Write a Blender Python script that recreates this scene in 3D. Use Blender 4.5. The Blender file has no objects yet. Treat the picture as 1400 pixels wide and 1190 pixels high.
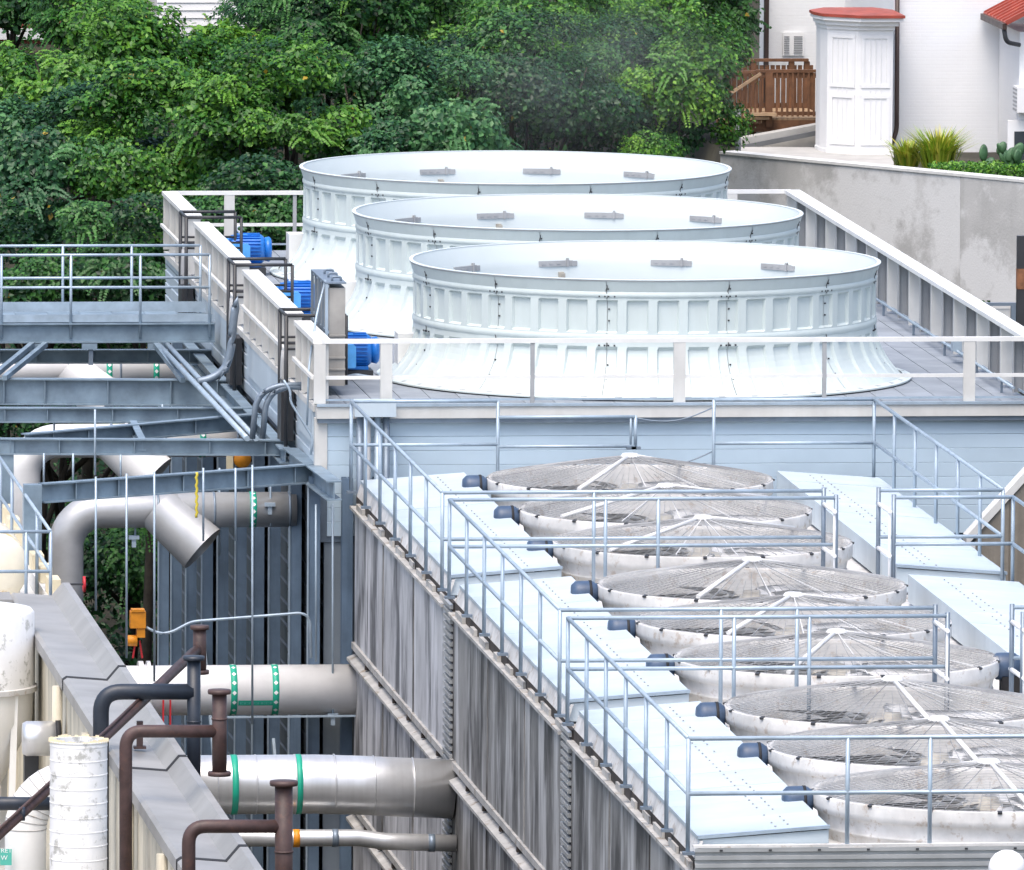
import bpy, math, random
import numpy as np
from mathutils import Vector, Matrix
random.seed(7); rng = np.random.default_rng(7)
S = bpy.context.scene; C = S.collection
PI = math.pi; R = math.radians
# ---------------------------------------------------------------- camera, sky, sun, exposure
CAM = Vector((-20.4, -218.75, 35.04)); FPX = 17781.5
yaw, pitch, roll = 0.108083766, -0.0976403693, 0.00601193928
F = Vector((math.sin(yaw)*math.cos(pitch), math.cos(yaw)*math.cos(pitch), math.sin(pitch)))
R0 = F.cross(Vector((0,0,1))).normalized(); U0 = R0.cross(F)
RV = math.cos(roll)*R0 + math.sin(roll)*U0; UV = -math.sin(roll)*R0 + math.cos(roll)*U0
cd = bpy.data.cameras.new('camera'); cam = bpy.data.objects.new('camera', cd); C.objects.link(cam)
cd.sensor_fit = 'HORIZONTAL'; cd.sensor_width = 36.0; cd.lens = FPX/1400*36
cd.clip_start = 1.0; cd.clip_end = 3000
m = Matrix((( RV.x, UV.x, -F.x, CAM.x), (RV.y, UV.y, -F.y, CAM.y), (RV.z, UV.z, -F.z, CAM.z), (0,0,0,1)))
cam.matrix_world = m; S.camera = cam
W = bpy.data.worlds.new('World'); S.world = W; W.use_nodes = True
nt = W.node_tree; bg = nt.nodes['Background']
sky = nt.nodes.new('ShaderNodeTexSky'); sky.sky_type = 'NISHITA'; sky.sun_disc = False
SUN_EL, SUN_AZ = R(66), R(205)      # azimuth clockwise from +Y
sky.sun_elevation = SUN_EL; sky.sun_rotation = SUN_AZ; sky.air_density = 1.0; sky.dust_density = 4.0; sky.ozone_density = 0.6
bg.inputs[1].default_value = 0.15
nt.links.new(sky.outputs[0], bg.inputs[0])
sl = bpy.data.lights.new('sun', 'SUN'); so = bpy.data.objects.new('sun', sl); C.objects.link(so)
sl.energy = 1.0; sl.angle = R(40); sl.color = (1.0, 0.96, 0.9)
sd = Vector((math.sin(SUN_AZ)*math.cos(SUN_EL), math.cos(SUN_AZ)*math.cos(SUN_EL), math.sin(SUN_EL)))
so.rotation_euler = sd.to_track_quat('Z', 'Y').to_euler(); so.location = (0, 0, 80)
S.view_settings.view_transform = 'Standard'; S.view_settings.look = 'None'; S.view_settings.gamma = 1
S.view_settings.exposure = 1.06; S.view_settings.use_curve_mapping = False
S.render.engine = 'CYCLES'; S.cycles.use_denoising = True; S.cycles.max_bounces = 6
S.cycles.diffuse_bounces = 3; S.cycles.glossy_bounces = 3; S.cycles.transparent_max_bounces = 8

# ---------------------------------------------------------------- helpers
def at(px, py, Y=None, X=None, Z=None):
    """pixel of the 1400x1190 photograph -> world point on a plane of known depth, side or height"""
    d = F*FPX + RV*(px-700) - UV*(py-595)
    if Y is not None: t = (Y-CAM.y)/d.y
    elif X is not None: t = (X-CAM.x)/d.x
    else: t = (Z-CAM.z)/d.z
    return CAM + d*t
ORG = {}
def thing(name, label, cat, loc=(0,0,0), group=None, rotz=0):
    o = bpy.data.objects.new(name, None); C.objects.link(o)
    o.location = loc; o.rotation_euler = (0,0,rotz); o['label'] = label; o['category'] = cat
    if group: o['group'] = group
    o.empty_display_size = .2
    ORG[o] = Vector(loc); return o
def tag(o, label, cat, group=None):
    o['label'] = label; o['category'] = cat
    if group: o['group'] = group
    return o
def struct(o): o['kind'] = 'structure'; return o
def stuff(o): o['kind'] = 'stuff'; return o
class MB:
    def __init__(s): s.v = []; s.f = []; s.sm = []
    def add(s, vs, fs, smooth=False):
        b = len(s.v); s.v += [tuple(v) for v in vs]
        s.f += [tuple(i+b for i in f) for f in fs]; s.sm += [smooth]*len(fs); return s
    def box(s, x0, x1, y0, y1, z0, z1):
        x0, x1 = min(x0,x1), max(x0,x1); y0, y1 = min(y0,y1), max(y0,y1); z0, z1 = min(z0,z1), max(z0,z1)
        return s.add([(x0,y0,z0),(x1,y0,z0),(x1,y1,z0),(x0,y1,z0),(x0,y0,z1),(x1,y0,z1),(x1,y1,z1),(x0,y1,z1)],
            [(3,2,1,0),(4,5,6,7),(0,1,5,4),(1,2,6,5),(2,3,7,6),(3,0,4,7)])
    def bar(s, a, b, w, h, up=(0,0,1)):
        """rectangular bar from a to b: w sideways, h along up"""
        a, b = Vector(a), Vector(b); d = (b-a).normalized(); up = Vector(up)
        if abs(d.dot(up)) > .99: up = Vector((0,1,0))
        sx = d.cross(up).normalized()*w/2; sy = sx.cross(d).normalized()*h/2
        vs = [p+i*sx+j*sy for p in (a,b) for i,j in ((-1,-1),(1,-1),(1,1),(-1,1))]
        return s.add(vs, [(0,1,2,3),(7,6,5,4),(0,4,5,1),(1,5,6,2),(2,6,7,3),(3,7,4,0)])
    def ibeam(s, a, b, h, w, t=.025):
        """I section, top flange centre from a to b"""
        a, b = Vector(a), Vector(b); d = (b-a).normalized(); dz = Vector((0,0,1)); dz = (dz-d*d.dot(dz)).normalized()
        s.bar(a-dz*t/2, b-dz*t/2, w, t, dz); s.bar(a-dz*(h-t/2), b-dz*(h-t/2), w, t, dz)
        return s.bar(a-dz*h/2, b-dz*h/2, t*.7, h-2*t-.002, dz)
    def tube(s, pts, r, n=8, caps=True):
        pts = [Vector(p) for p in pts]; rs = r if isinstance(r, (list,tuple)) else [r]*len(pts)
        b = len(s.v); ref = None; N = len(pts)
        for i, p in enumerate(pts):
            t = ((pts[min(i+1,N-1)]-p).normalized() + (p-pts[max(i-1,0)]).normalized()).normalized() if 0 < i < N-1 else (pts[min(i+1,N-1)]-pts[max(i-1,0)]).normalized()
            if ref is None:
                ref = Vector((0,0,1)) if abs(t.z) < .9 else Vector((1,0,0))
            u = (ref-t*ref.dot(t)).normalized(); w = t.cross(u); ref = u
            k = 1.0
            if 0 < i < N-1:
                c = (pts[i+1]-p).normalized().dot((p-pts[i-1]).normalized()); k = 1/math.sqrt(max(.35,(1+c)/2))
            for j in range(n):
                a = 2*PI*j/n; s.v.append(tuple(p + rs[i]*k*(math.cos(a)*u+math.sin(a)*w)))
        for i in range(N-1):
            for j in range(n):
                k2 = (j+1)%n; s.f.append((b+i*n+j, b+i*n+k2, b+(i+1)*n+k2, b+(i+1)*n+j)); s.sm.append(True)
        if caps:
            s.f.append(tuple(b+j for j in range(n))[::-1]); s.sm.append(False)
            s.f.append(tuple(b+(N-1)*n+j for j in range(n))); s.sm.append(False)
        return s
    def lathe(s, prof, c=(0,0,0), n=32, axis='z', closed=False, smooth=True):
        """profile of (radius, along-axis) turned round an axis through c"""
        b = len(s.v); P = len(prof); c = Vector(c)
        for r_, z_ in prof:
            for j in range(n):
                a = 2*PI*j/n; q = (r_*math.cos(a), r_*math.sin(a))
                p = {'z':(q[0],q[1],z_), 'x':(z_,q[0],q[1]), 'y':(q[1],z_,q[0])}[axis]
                s.v.append((c.x+p[0], c.y+p[1], c.z+p[2]))
        for i in range(P if closed else P-1):
            i2 = (i+1)%P
            for j in range(n):
                k = (j+1)%n; s.f.append((b+i*n+j, b+i*n+k, b+i2*n+k, b+i2*n+j)); s.sm.append(smooth)
        return s
    def prism(s, poly, d):
        """closed polygon (list of 3D points) extruded by d"""
        n = len(poly); d = Vector(d); vs = [Vector(p) for p in poly]; vs = vs + [v+d for v in vs]
        return s.add(vs, [tuple(range(n))[::-1], tuple(range(n,2*n))] + [(i,(i+1)%n,n+(i+1)%n,n+i) for i in range(n)])
    def mesh(s, name, org=(0,0,0)):
        me = bpy.data.meshes.new(name); o = Vector(org)
        me.from_pydata([(v[0]-o.x, v[1]-o.y, v[2]-o.z) for v in s.v], [], s.f)
        me.polygons.foreach_set('use_smooth', s.sm)
        import bmesh
        bm = bmesh.new(); bm.from_mesh(me); bmesh.ops.recalc_face_normals(bm, faces=bm.faces); bm.to_mesh(me); bm.free()
        return me
    def build(s, name, mt, parent=None, base=None):
        if parent is None:
            vs = np.array(s.v); lo, hi = vs.min(0), vs.max(0)
            org = Vector(base) if base else Vector(((lo[0]+hi[0])/2, (lo[1]+hi[1])/2, lo[2]))
        else: org = ORG[parent]
        me = s.mesh(name, org); me.materials.append(M[mt])
        o = bpy.data.objects.new(name, me); C.objects.link(o)
        if parent is None: o.location = org
        else: o.parent = parent
        ORG[o] = org; return o
def B(): return MB()
def inst(name, me, parent, loc=None, rotz=0, rel=None):
    """another object on shared mesh data; loc in world coordinates"""
    o = bpy.data.objects.new(name, me); C.objects.link(o); o.parent = parent
    o.location = (Vector(loc)-ORG[parent]) if loc is not None else Vector(rel); o.rotation_euler = (0,0,rotz)
    ORG[o] = ORG[parent]; return o
def mk(mb, name, mt):
    me = mb.mesh(name); me.materials.append(M[mt]); return me
def copy_tree(o, parent=None):
    c = o.copy(); C.objects.link(c); c.parent = parent
    for ch in o.children: copy_tree(ch, c)
    return c
def arc(c, r, a0, a1, ux, uy, n=8):
    c, ux, uy = Vector(c), Vector(ux), Vector(uy)
    return [c + r*(math.cos(a)*ux + math.sin(a)*uy) for a in [a0+(a1-a0)*i/n for i in range(n+1)]]
def bend(pts, r, n=6):
    """polyline with rounded corners"""
    pts = [Vector(p) for p in pts]; out = [pts[0]]
    for i in range(1, len(pts)-1):
        a = (pts[i-1]-pts[i]).normalized(); b = (pts[i+1]-pts[i]).normalized()
        p0, p1 = pts[i]+a*r, pts[i]+b*r
        for k in range(n+1):
            t = k/n; out.append((1-t)**2*p0 + 2*t*(1-t)*pts[i] + t*t*p1)
    return out + [pts[-1]]
# ---------------------------------------------------------------- materials
M = {}
def mat(name, col, rough=.6, metal=0.0, var=.12, scale=1.5, dark=None, streak=0.0, streak_col=None, bump=0.0, bscale=20, spec=.5,
        spots=0.0, spot_col=(.25,.1,.04), spot_scale=6, sthresh=.62, stretch=(6,6,.35), grain=0.0, rand=0.0, speck=0.0, streak2=0.0, streak2_col=(.7,.7,.7)):
    m = bpy.data.materials.new(name); m.use_nodes = True; M[name] = m
    n, l = m.node_tree.nodes, m.node_tree.links; bs = n['Principled BSDF']
    bs.inputs['Roughness'].default_value = rough; bs.inputs['Metallic'].default_value = metal
    bs.inputs['Specular IOR Level'].default_value = spec
    tc = n.new('ShaderNodeTexCoord'); oi = n.new('ShaderNodeObjectInfo')
    off = n.new('ShaderNodeVectorMath'); off.operation = 'SCALE'; off.inputs[0].default_value = (37,51,29); l.new(oi.outputs['Random'], off.inputs['Scale'])
    add = n.new('ShaderNodeVectorMath'); add.operation = 'ADD'; l.new(tc.outputs['Object'], add.inputs[0]); l.new(off.outputs[0], add.inputs[1])
    vec = add.outputs[0]
    def noise(sc, det=5, v=None, rg=.6):
        q = n.new('ShaderNodeTexNoise'); q.inputs['Scale'].default_value = sc; q.inputs['Detail'].default_value = det; q.inputs['Roughness'].default_value = rg
        l.new(v or vec, q.inputs['Vector']); return q.outputs['Fac']
    def ramp(v, a, b):
        q = n.new('ShaderNodeMapRange'); q.inputs[1].default_value = a; q.inputs[2].default_value = b; q.clamp = True; l.new(v, q.inputs[0]); return q.outputs[0]
    def mixc(fac, a, b):
        q = n.new('ShaderNodeMix'); q.data_type = 'RGBA'
        if isinstance(fac, float): q.inputs[0].default_value = fac
        else: l.new(fac, q.inputs[0])
        for k, v in ((6,a),(7,b)):
            if isinstance(v, tuple): q.inputs[k].default_value = (*v,1)
            else: l.new(v, q.inputs[k])
        return q.outputs[2]
    def scal(v, k):
        q = n.new('ShaderNodeMath'); q.operation = 'MULTIPLY'; l.new(v, q.inputs[0]); q.inputs[1].default_value = k; return q.outputs[0]
    dk = dark or tuple(c*(1-2.2*var) if c*(1-2.2*var) > 0 else c*.3 for c in col)
    lt = tuple(min(1,c*(1+.5*var)) for c in col)
    cur = mixc(ramp(noise(scale), .32, .68), dk, lt)
    if rand:
        q = n.new('ShaderNodeMapRange'); q.inputs[3].default_value = 1-rand; q.inputs[4].default_value = 1+rand; l.new(oi.outputs['Random'], q.inputs[0])
        h = n.new('ShaderNodeHueSaturation'); l.new(q.outputs[0], h.inputs['Value']); l.new(cur, h.inputs['Color']); cur = h.outputs[0]
    if streak:
        mp = n.new('ShaderNodeMapping'); mp.inputs['Scale'].default_value = stretch; l.new(vec, mp.inputs[0])
        cur = mixc(scal(ramp(noise(1.0, 6, mp.outputs[0], .62), .46, .60 if name[:5] == 'board' else .72), streak), cur, streak_col or tuple(c*.35 for c in col))
    if streak2:
        mp = n.new('ShaderNodeMapping'); mp.inputs['Scale'].default_value = (stretch[0]*1.7,stretch[1]*1.7,stretch[2]*.7); mp.inputs['Location'].default_value = (13,7,3); l.new(vec, mp.inputs[0])
        cur = mixc(scal(ramp(noise(1.0, 6, mp.outputs[0], .62), .51, .62), streak2), cur, streak2_col)
    if spots:
        cur = mixc(scal(ramp(noise(spot_scale, 8, None, .7), sthresh, sthresh+.08), spots), cur, spot_col)
    if speck:
        cur = mixc(scal(ramp(noise(38, 2), .6, .75), speck), cur, tuple(c*.5 for c in col))
    if grain:
        cur = mixc(scal(noise(bscale*2.5, 3), grain), cur, tuple(c*.4 for c in col))
    l.new(cur, bs.inputs['Base Color'])
    rr = n.new('ShaderNodeMapRange'); rr.inputs[3].default_value = max(.05,rough-.12); rr.inputs[4].default_value = min(1,rough+.12)
    l.new(noise(scale*2.3), rr.inputs[0]); l.new(rr.outputs[0], bs.inputs['Roughness'])
    if bump:
        bp = n.new('ShaderNodeBump'); bp.inputs['Strength'].default_value = bump; bp.inputs['Distance'].default_value = .02
        l.new(noise(bscale, 6), bp.inputs['Height']); l.new(bp.outputs[0], bs.inputs['Normal'])
    return m
mat('stack_white', (.57,.64,.635), .42, var=.05, scale=.6, streak=.3, streak_col=(.46,.52,.50), stretch=(5,5,.5))
mat('liner_white', (.61,.67,.675), .45, var=.03, scale=.5, streak=.10, streak_col=(.6,.64,.63))
mat('frp_beige', (.63,.625,.60), .55, var=.07, scale=1.2, streak=.2, streak_col=(.45,.43,.38))
mat('frp_grey', (.36,.37,.38), .55, var=.08)
mat('frp_white', (.74,.74,.72), .5, var=.05, streak=.12, streak_col=(.5,.5,.47))
mat('panel_blue', (.52,.645,.745), .42, var=.05, scale=.5, streak=.15, streak_col=(.42,.53,.62), rand=.03, stretch=(1.2,1.2,.3))
mat('panel_pale', (.52,.60,.66), .42, var=.05, scale=.6, streak=.2, streak_col=(.35,.42,.48))
mat('deck_grey', (.27,.30,.34), .7, var=.12, scale=1.0, rand=.06, grain=.15)
mat('steel_blue', (.235,.315,.385), .5, metal=.25, var=.16, scale=2.2, streak=.25, streak_col=(.1,.14,.19), stretch=(2,2,1.2))
mat('steel_dark', (.165,.24,.335), .5, metal=.2, var=.15, scale=1.2, streak=.3, streak_col=(.04,.06,.09))
mat('galv_rail', (.38,.47,.555), .42, metal=.25, var=.1, scale=3)
mat('galv_dark', (.21,.26,.32), .45, metal=.4, var=.1, scale=3)
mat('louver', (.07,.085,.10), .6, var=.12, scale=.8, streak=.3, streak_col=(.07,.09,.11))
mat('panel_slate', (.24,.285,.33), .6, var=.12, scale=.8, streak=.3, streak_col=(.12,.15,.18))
mat('iron_dark', (.035,.037,.042), .5, var=.1)
mat('black', (.012,.012,.014), .7, var=.1)
mat('motor_blue', (.014,.17,.60), .35, var=.12, scale=4, spots=.25, spot_col=(.01,.05,.2))
mat('motor_light', (.09,.36,.78), .35, var=.1, scale=4)
mat('pipe_white', (.80,.80,.80), .4, metal=.1, var=.06, scale=1.2, streak=.22, streak_col=(.5,.49,.48), stretch=(.6,4,4))
mat('pipe_grey', (.52,.525,.53), .36, metal=.4, var=.1, scale=1.2, streak=.25, streak_col=(.34,.34,.345), stretch=(.8,3,3))
mat('jacket', (.66,.665,.67), .33, metal=.6, var=.07, scale=1.4, streak=.18, streak_col=(.4,.39,.38), stretch=(14,.6,.6))
mat('teal', (.015,.38,.25), .45, var=.06)
mat('white_paint', (.82,.82,.82), .45, var=.03)
mat('brown_pipe', (.075,.042,.038), .55, var=.2, scale=5, spots=.4, spot_col=(.12,.055,.035), spot_scale=9, sthresh=.55)
mat('navy_pipe', (.022,.03,.045), .45, var=.15, scale=4)
mat('cream', (.66,.61,.49), .8, var=.08, scale=1.5, streak=.75, streak_col=(.16,.15,.12), stretch=(1.6,1.6,.28), bump=.3)
mat('cream_block', (.78,.68,.47), .8, var=.08)
mat('coping', (.34,.335,.325), .5, metal=.2, var=.12, scale=.6)
mat('caulk', (.015,.015,.017), .8)
mat('roof_white', (.72,.71,.68), .7, var=.08, scale=1.0, spots=.5, spot_col=(.55,.48,.36), spot_scale=1.6, sthresh=.55)
mat('tank_white', (.80,.80,.79), .5, var=.05, scale=2, spots=.85, spot_col=(.36,.36,.33), spot_scale=4.2, sthresh=.545)
mat('tank_plain', (.80,.795,.77), .5, var=.04, scale=1.5, streak=.12, streak_col=(.55,.53,.47))
mat('tank_yellow', (.76,.71,.58), .6, var=.06, scale=2, spots=.8, spot_col=(.55,.34,.08), spot_scale=1.8, sthresh=.54)
mat('rust', (.30,.13,.06), .8, var=.25, scale=6)
mat('red', (.50,.02,.03), .5, var=.1)
mat('orange', (.72,.27,.015), .5, var=.1, scale=6)
mat('yellow', (.62,.5,.05), .55)
mat('hood_white', (.52,.60,.65), .42, var=.07, scale=.7, spots=.3, spot_col=(.40,.46,.50), spot_scale=1.1, sthresh=.58, streak=.3, streak_col=(.42,.48,.53), stretch=(.5,3,1), rand=.025, bump=.25, bscale=1.6)
mat('ring_white', (.69,.68,.665), .6, var=.14, scale=1.6, streak=.5, streak_col=(.48,.5,.5), stretch=(2.5,2.5,.6), spots=.7, spot_col=(.36,.29,.23), spot_scale=5.0, sthresh=.555, speck=.12)
mat('wire', (.39,.40,.41), .5, metal=.1, var=.22, scale=.9, spots=.5, spot_col=(.2,.13,.07), spot_scale=1.4, sthresh=.6)
mat('strut_white', (.72,.72,.71), .5, var=.06, spots=.4)
mat('blade', (.72,.71,.69), .5, var=.14, scale=2, spots=.5, spot_col=(.25,.22,.18), spot_scale=3)
mat('hub', (.46,.43,.37), .6, var=.2, scale=6, spots=.8, spot_col=(.26,.14,.08), spot_scale=7, sthresh=.6)
mat('throat', (.018,.018,.02), .8, var=.3, scale=1.0)  # shade of the fan interior, put into the colour
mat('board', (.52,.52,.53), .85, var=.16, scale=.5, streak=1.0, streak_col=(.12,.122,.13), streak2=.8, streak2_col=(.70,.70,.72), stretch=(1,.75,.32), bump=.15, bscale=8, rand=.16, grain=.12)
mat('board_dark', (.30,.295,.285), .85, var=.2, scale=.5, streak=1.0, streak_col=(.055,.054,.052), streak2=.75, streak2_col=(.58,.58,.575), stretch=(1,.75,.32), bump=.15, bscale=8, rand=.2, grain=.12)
mat('ledge', (.46,.45,.43), .75, var=.14, scale=2, spots=.8, spot_col=(.2,.15,.1), spot_scale=3, sthresh=.56)
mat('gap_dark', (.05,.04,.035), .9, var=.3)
mat('corrugated', (.44,.455,.46), .4, metal=.35, var=.1, scale=2)
mat('concrete', (.50,.495,.48), .85, var=.12, scale=.5, streak=.35, streak_col=(.22,.215,.20), stretch=(1.6,1.6,.3), bump=.3, spots=.8, spot_col=(.68,.68,.67), spot_scale=.38, sthresh=.46, grain=.1)
mat('concrete_board', (.24,.215,.18), .9, var=.15, scale=1.5, streak=.5, streak_col=(.1,.09,.075), stretch=(5,5,.2), bump=.3)
mat('coping_light', (.62,.62,.60), .8, var=.06, streak=.15)
mat('wood', (.17,.075,.032), .75, var=.22, scale=4, grain=.2)
mat('wood_light', (.36,.24,.14), .75, var=.15, scale=4)
mat('roof_red', (.34,.06,.038), .5, var=.15, scale=3, spots=.4, spot_col=(.55,.22,.06), spot_scale=3)
mat('brown_metal', (.05,.028,.022), .5)
mat('house_trim', (.80,.80,.80), .55, var=.03, spots=.15, spot_col=(.6,.5,.42), spot_scale=1.5)
mat('asphalt', (.11,.115,.12), .85, var=.12)
mat('pavement', (.42,.41,.39), .85, var=.1)
mat('glass', (.05,.06,.07), .1)
mat('brick_red', (.30,.07,.05), .8, var=.2, scale=8)
mat('soil', (.045,.042,.028), .95, var=.3, scale=.8)
mat('bark', (.035,.028,.02), .9, var=.25, scale=6)
mat('cactus', (.07,.16,.07), .5, var=.2, scale=5)
def white_brick():
    m = mat('white_brick', (.80,.81,.82), .6, var=.02, scale=.6)
    n, l = m.node_tree.nodes, m.node_tree.links; bs = n['Principled BSDF']
    tc = n.new('ShaderNodeTexCoord'); mp = n.new('ShaderNodeMapping'); mp.inputs['Rotation'].default_value = (R(90),0,0); l.new(tc.outputs['Object'], mp.inputs[0])
    bt = n.new('ShaderNodeTexBrick'); bt.inputs['Scale'].default_value = 1; bt.inputs['Brick Width'].default_value = .22; bt.inputs['Row Height'].default_value = .075; bt.inputs['Mortar Size'].default_value = .006
    l.new(mp.outputs[0], bt.inputs[0]); bp = n.new('ShaderNodeBump'); bp.inputs['Strength'].default_value = .5; bp.inputs['Distance'].default_value = .01
    inv = n.new('ShaderNodeMath'); inv.operation = 'SUBTRACT'; inv.inputs[0].default_value = 1; l.new(bt.outputs['Fac'], inv.inputs[1])
    l.new(inv.outputs[0], bp.inputs['Height']); l.new(bp.outputs[0], bs.inputs['Normal'])
white_brick()
def leafmat(name, c0, c1, c2):
    m = bpy.data.materials.new(name); m.use_nodes = True; M[name] = m
    n, l = m.node_tree.nodes, m.node_tree.links; bs = n['Principled BSDF']
    a = n.new('ShaderNodeAttribute'); a.attribute_name = 'tint'
    cr = n.new('ShaderNodeValToRGB'); e = cr.color_ramp.elements
    e[0].position = 0; e[0].color = (*c0,1); e[1].position = .97; e[1].color = (*c2,1)
    q = e.new(.5); q.color = (*c1,1); q = e.new(.995); q.color = (.35,.25,.03,1)
    l.new(a.outputs['Fac'], cr.inputs[0]); l.new(cr.outputs[0], bs.inputs['Base Color'])
    bs.inputs['Roughness'].default_value = .42; bs.inputs['Specular IOR Level'].default_value = .32
    tr = n.new('ShaderNodeBsdfTranslucent'); l.new(cr.outputs[0], tr.inputs[0])
    mx = n.new('ShaderNodeMixShader'); mx.inputs[0].default_value = .18
    l.new(bs.outputs[0], mx.inputs[1]); l.new(tr.outputs[0], mx.inputs[2]); l.new(mx.outputs[0], n['Material Output'].inputs[0])
leafmat('leaf_mid', (.006,.038,.006), (.032,.13,.015), (.125,.29,.03))
leafmat('leaf_dark', (.004,.026,.009), (.016,.075,.018), (.06,.18,.035))
leafmat('leaf_vine', (.015,.07,.008), (.06,.19,.016), (.17,.34,.03))
leafmat('leaf_grey', (.006,.038,.016), (.028,.105,.038), (.09,.23,.075))
leafmat('leaf_grass', (.12,.26,.02), (.30,.40,.03), (.55,.48,.08))
# ---------------------------------------------------------------- ground
def hgt(x, y):
    def ss(a, b, t): t = max(0, min(1, (t-a)/(b-a))); return t*t*(3-2*t)
    h = 15.5*ss(40, 92, y) + 3.0*ss(34, 42, y)
    if x > 13: h = max(h, 11.6*ss(12.9, 13.6, x)*ss(-12, -3, y))
    if x > 11.5 and y > 46: h = max(h, 14.0*ss(11.5, 13.2, x)*ss(46, 47.5, y))
    return h
xs = sorted(set([-900,-300,-120,-70,-50] + [-40+1.5*i for i in range(62)] + [60,80,130,300,900]))
ys = sorted(set([-900,-400,-200,-100] + [-70+1.5*i for i in range(125)] + [125,150,220,400,1200]))
g = B(); nx = len(xs)
g.v = [(x, y, hgt(x, y)) for y in ys for x in xs]
g.f = [(j*nx+i, j*nx+i+1, (j+1)*nx+i+1, (j+1)*nx+i) for j in range(len(ys)-1) for i in range(nx-1)]
g.sm = [True]*len(g.f)
struct(g.build('ground', 'soil', base=(0,0,0)))

# ---------------------------------------------------------------- fan platform (upper cooling tower)
PX, PY, PZ = 12.37, 32.0, 14.0
tower = thing('cooling_tower', 'tall pale blue clad cooling tower carrying the three big white fan stacks', 'cooling tower', (PX/2, PY/2, 0))
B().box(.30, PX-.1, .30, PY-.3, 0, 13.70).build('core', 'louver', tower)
# deck planks, laid across
pl = mk(B().box(0, .498, 0, 5.25, 0, .05), 'deck_plank', 'deck_grey')
for i in range(24):
    for j in range(6): inst('deck_plank', pl, tower, (0.05+i*.512, .05+j*5.29, 13.93+random.uniform(-.002,.002)))
B().box(.02, PX, .02, PY-.1, 13.70, 13.92).build('deck_frame', 'galv_dark', tower)
# front cladding: horizontal panels
PH = .243
fp = mk(B().prism([(0,0,0),(0,-.04,.003),(0,-.045,PH-.010),(0,-.03,PH-.003),(0,0,PH-.003)], (PX-.26,0,0)), 'wall_panel', 'panel_blue')
fpl = mk(B().prism([(0,0,0),(0,-.035,.012),(0,-.045,PH-.03),(0,0,PH-.006)], (.52,0,0)), 'wall_panel', 'panel_blue')
for i in range(8): inst('wall_panel', fp, tower, (.2, .2, 13.70-(i+1)*PH))
B().box(.03, PX, .205, .30, 11.65, 13.70).build('wall_backing', 'galv_dark', tower)
B().box(.0, PX, -.02, .29, 13.78, 13.975).build('fascia', 'frp_beige', tower)
B().box(.0, PX, -.05, .02, 13.985, 14.03).build('edge_trim', 'galv_rail', tower)
B().box(-.02, .195, .13, .31, 12.85, 13.775).build('corner_trim', 'frp_beige', tower)
# left side cladding
sp = mk(B().prism([(0,0,0),(-.035,0,.012),(-.045,0,PH-.03),(0,0,PH-.006)], (0,PY-.35,0)), 'side_panel', 'panel_pale')
for i in range(4): inst('side_panel', sp, tower, (.06, .32, 13.86-(i+1)*PH))
B().box(.06, .3, .32, PY-.3, 12.80, 13.69).build('side_backing', 'galv_dark', tower)
B().box(-.03, .06, .31, PY-.25, 13.865, 13.975).build('side_fascia', 'frp_beige', tower)
# raised pale flashings hanging on the side wall
for y0, y1 in ((.6, 3.4), (6.4, 13.4), (17.0, 24.0)):
    B().box(-.02, .015, y0, y1, 13.30, 13.86).build('flashing', 'panel_pale', tower)
# columns with louvred walls between, below the cladding
cb = B()
cb.box(-.09,.09,-.13,-.10,0,12.78); cb.box(-.09,.09,.10,.13,0,12.78); cb.box(-.012,.012,-.10,.10,0,12.78)
colm = mk(cb, 'column', 'steel_dark'); eang = mk(B().box(-.014,.014,-.01,.01,0,12.7), 'edge_angle', 'galv_rail'); hatch = mk(B().prism([(0,0,0),(-.02,0,.01),(-.02,0,.33),(0,0,.36)], (0,2.2,0)), 'louver_blade', 'panel_slate')
for y in (.15, 3.6, 7.6, 10.8, 14.4, 18.2, 21.6, 25.2, 28.6, 31.6): inst('column', colm, tower, (-.02, y, 0)); inst('edge_angle', eang, tower, (-.14, y-.15, 0))
inst('column', colm, tower, (.52, -.05, 0))
inst('column', colm, tower, (1.05, -.05, 0))
for y in (.5, 4.2, 11.4, 22.0):
    for i in range(28): inst('louver_blade', hatch, tower, (.12, y, 12.4-i*.37))
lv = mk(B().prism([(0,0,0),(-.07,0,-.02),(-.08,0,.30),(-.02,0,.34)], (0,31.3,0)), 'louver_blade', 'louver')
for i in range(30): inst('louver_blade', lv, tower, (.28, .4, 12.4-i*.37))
B().box(.16,1.6,.24,.29,2,11.64).build('front_panel', 'panel_slate', tower)
for y in (5.6, 20.0):   # sway braces
    B().bar((-.07, y-1.6, 4.6), (-.07, y+1.6, 7.4), .05, .14).build('brace', 'galv_rail', tower)
# pale bracket box and pipe bundle on the front, left end
bb = thing('pipe_box', 'pale blue steel box with grey vertical pipes on the blue facade', 'pipe box', (1.2,-.2,12))
B().box(.62, 1.32, -.36, -.06, 13.84, 14.12).build('cover', 'panel_pale', bb)
for i, x in enumerate((.72, .86, 1.02, 1.17)):
    B().tube([(x,-.2,9), (x,-.2,13.84)], (.06,.045,.055,.06)[i], 10).build('pipe', ('galv_dark','frp_grey','galv_rail','galv_dark')[i], bb)

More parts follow.
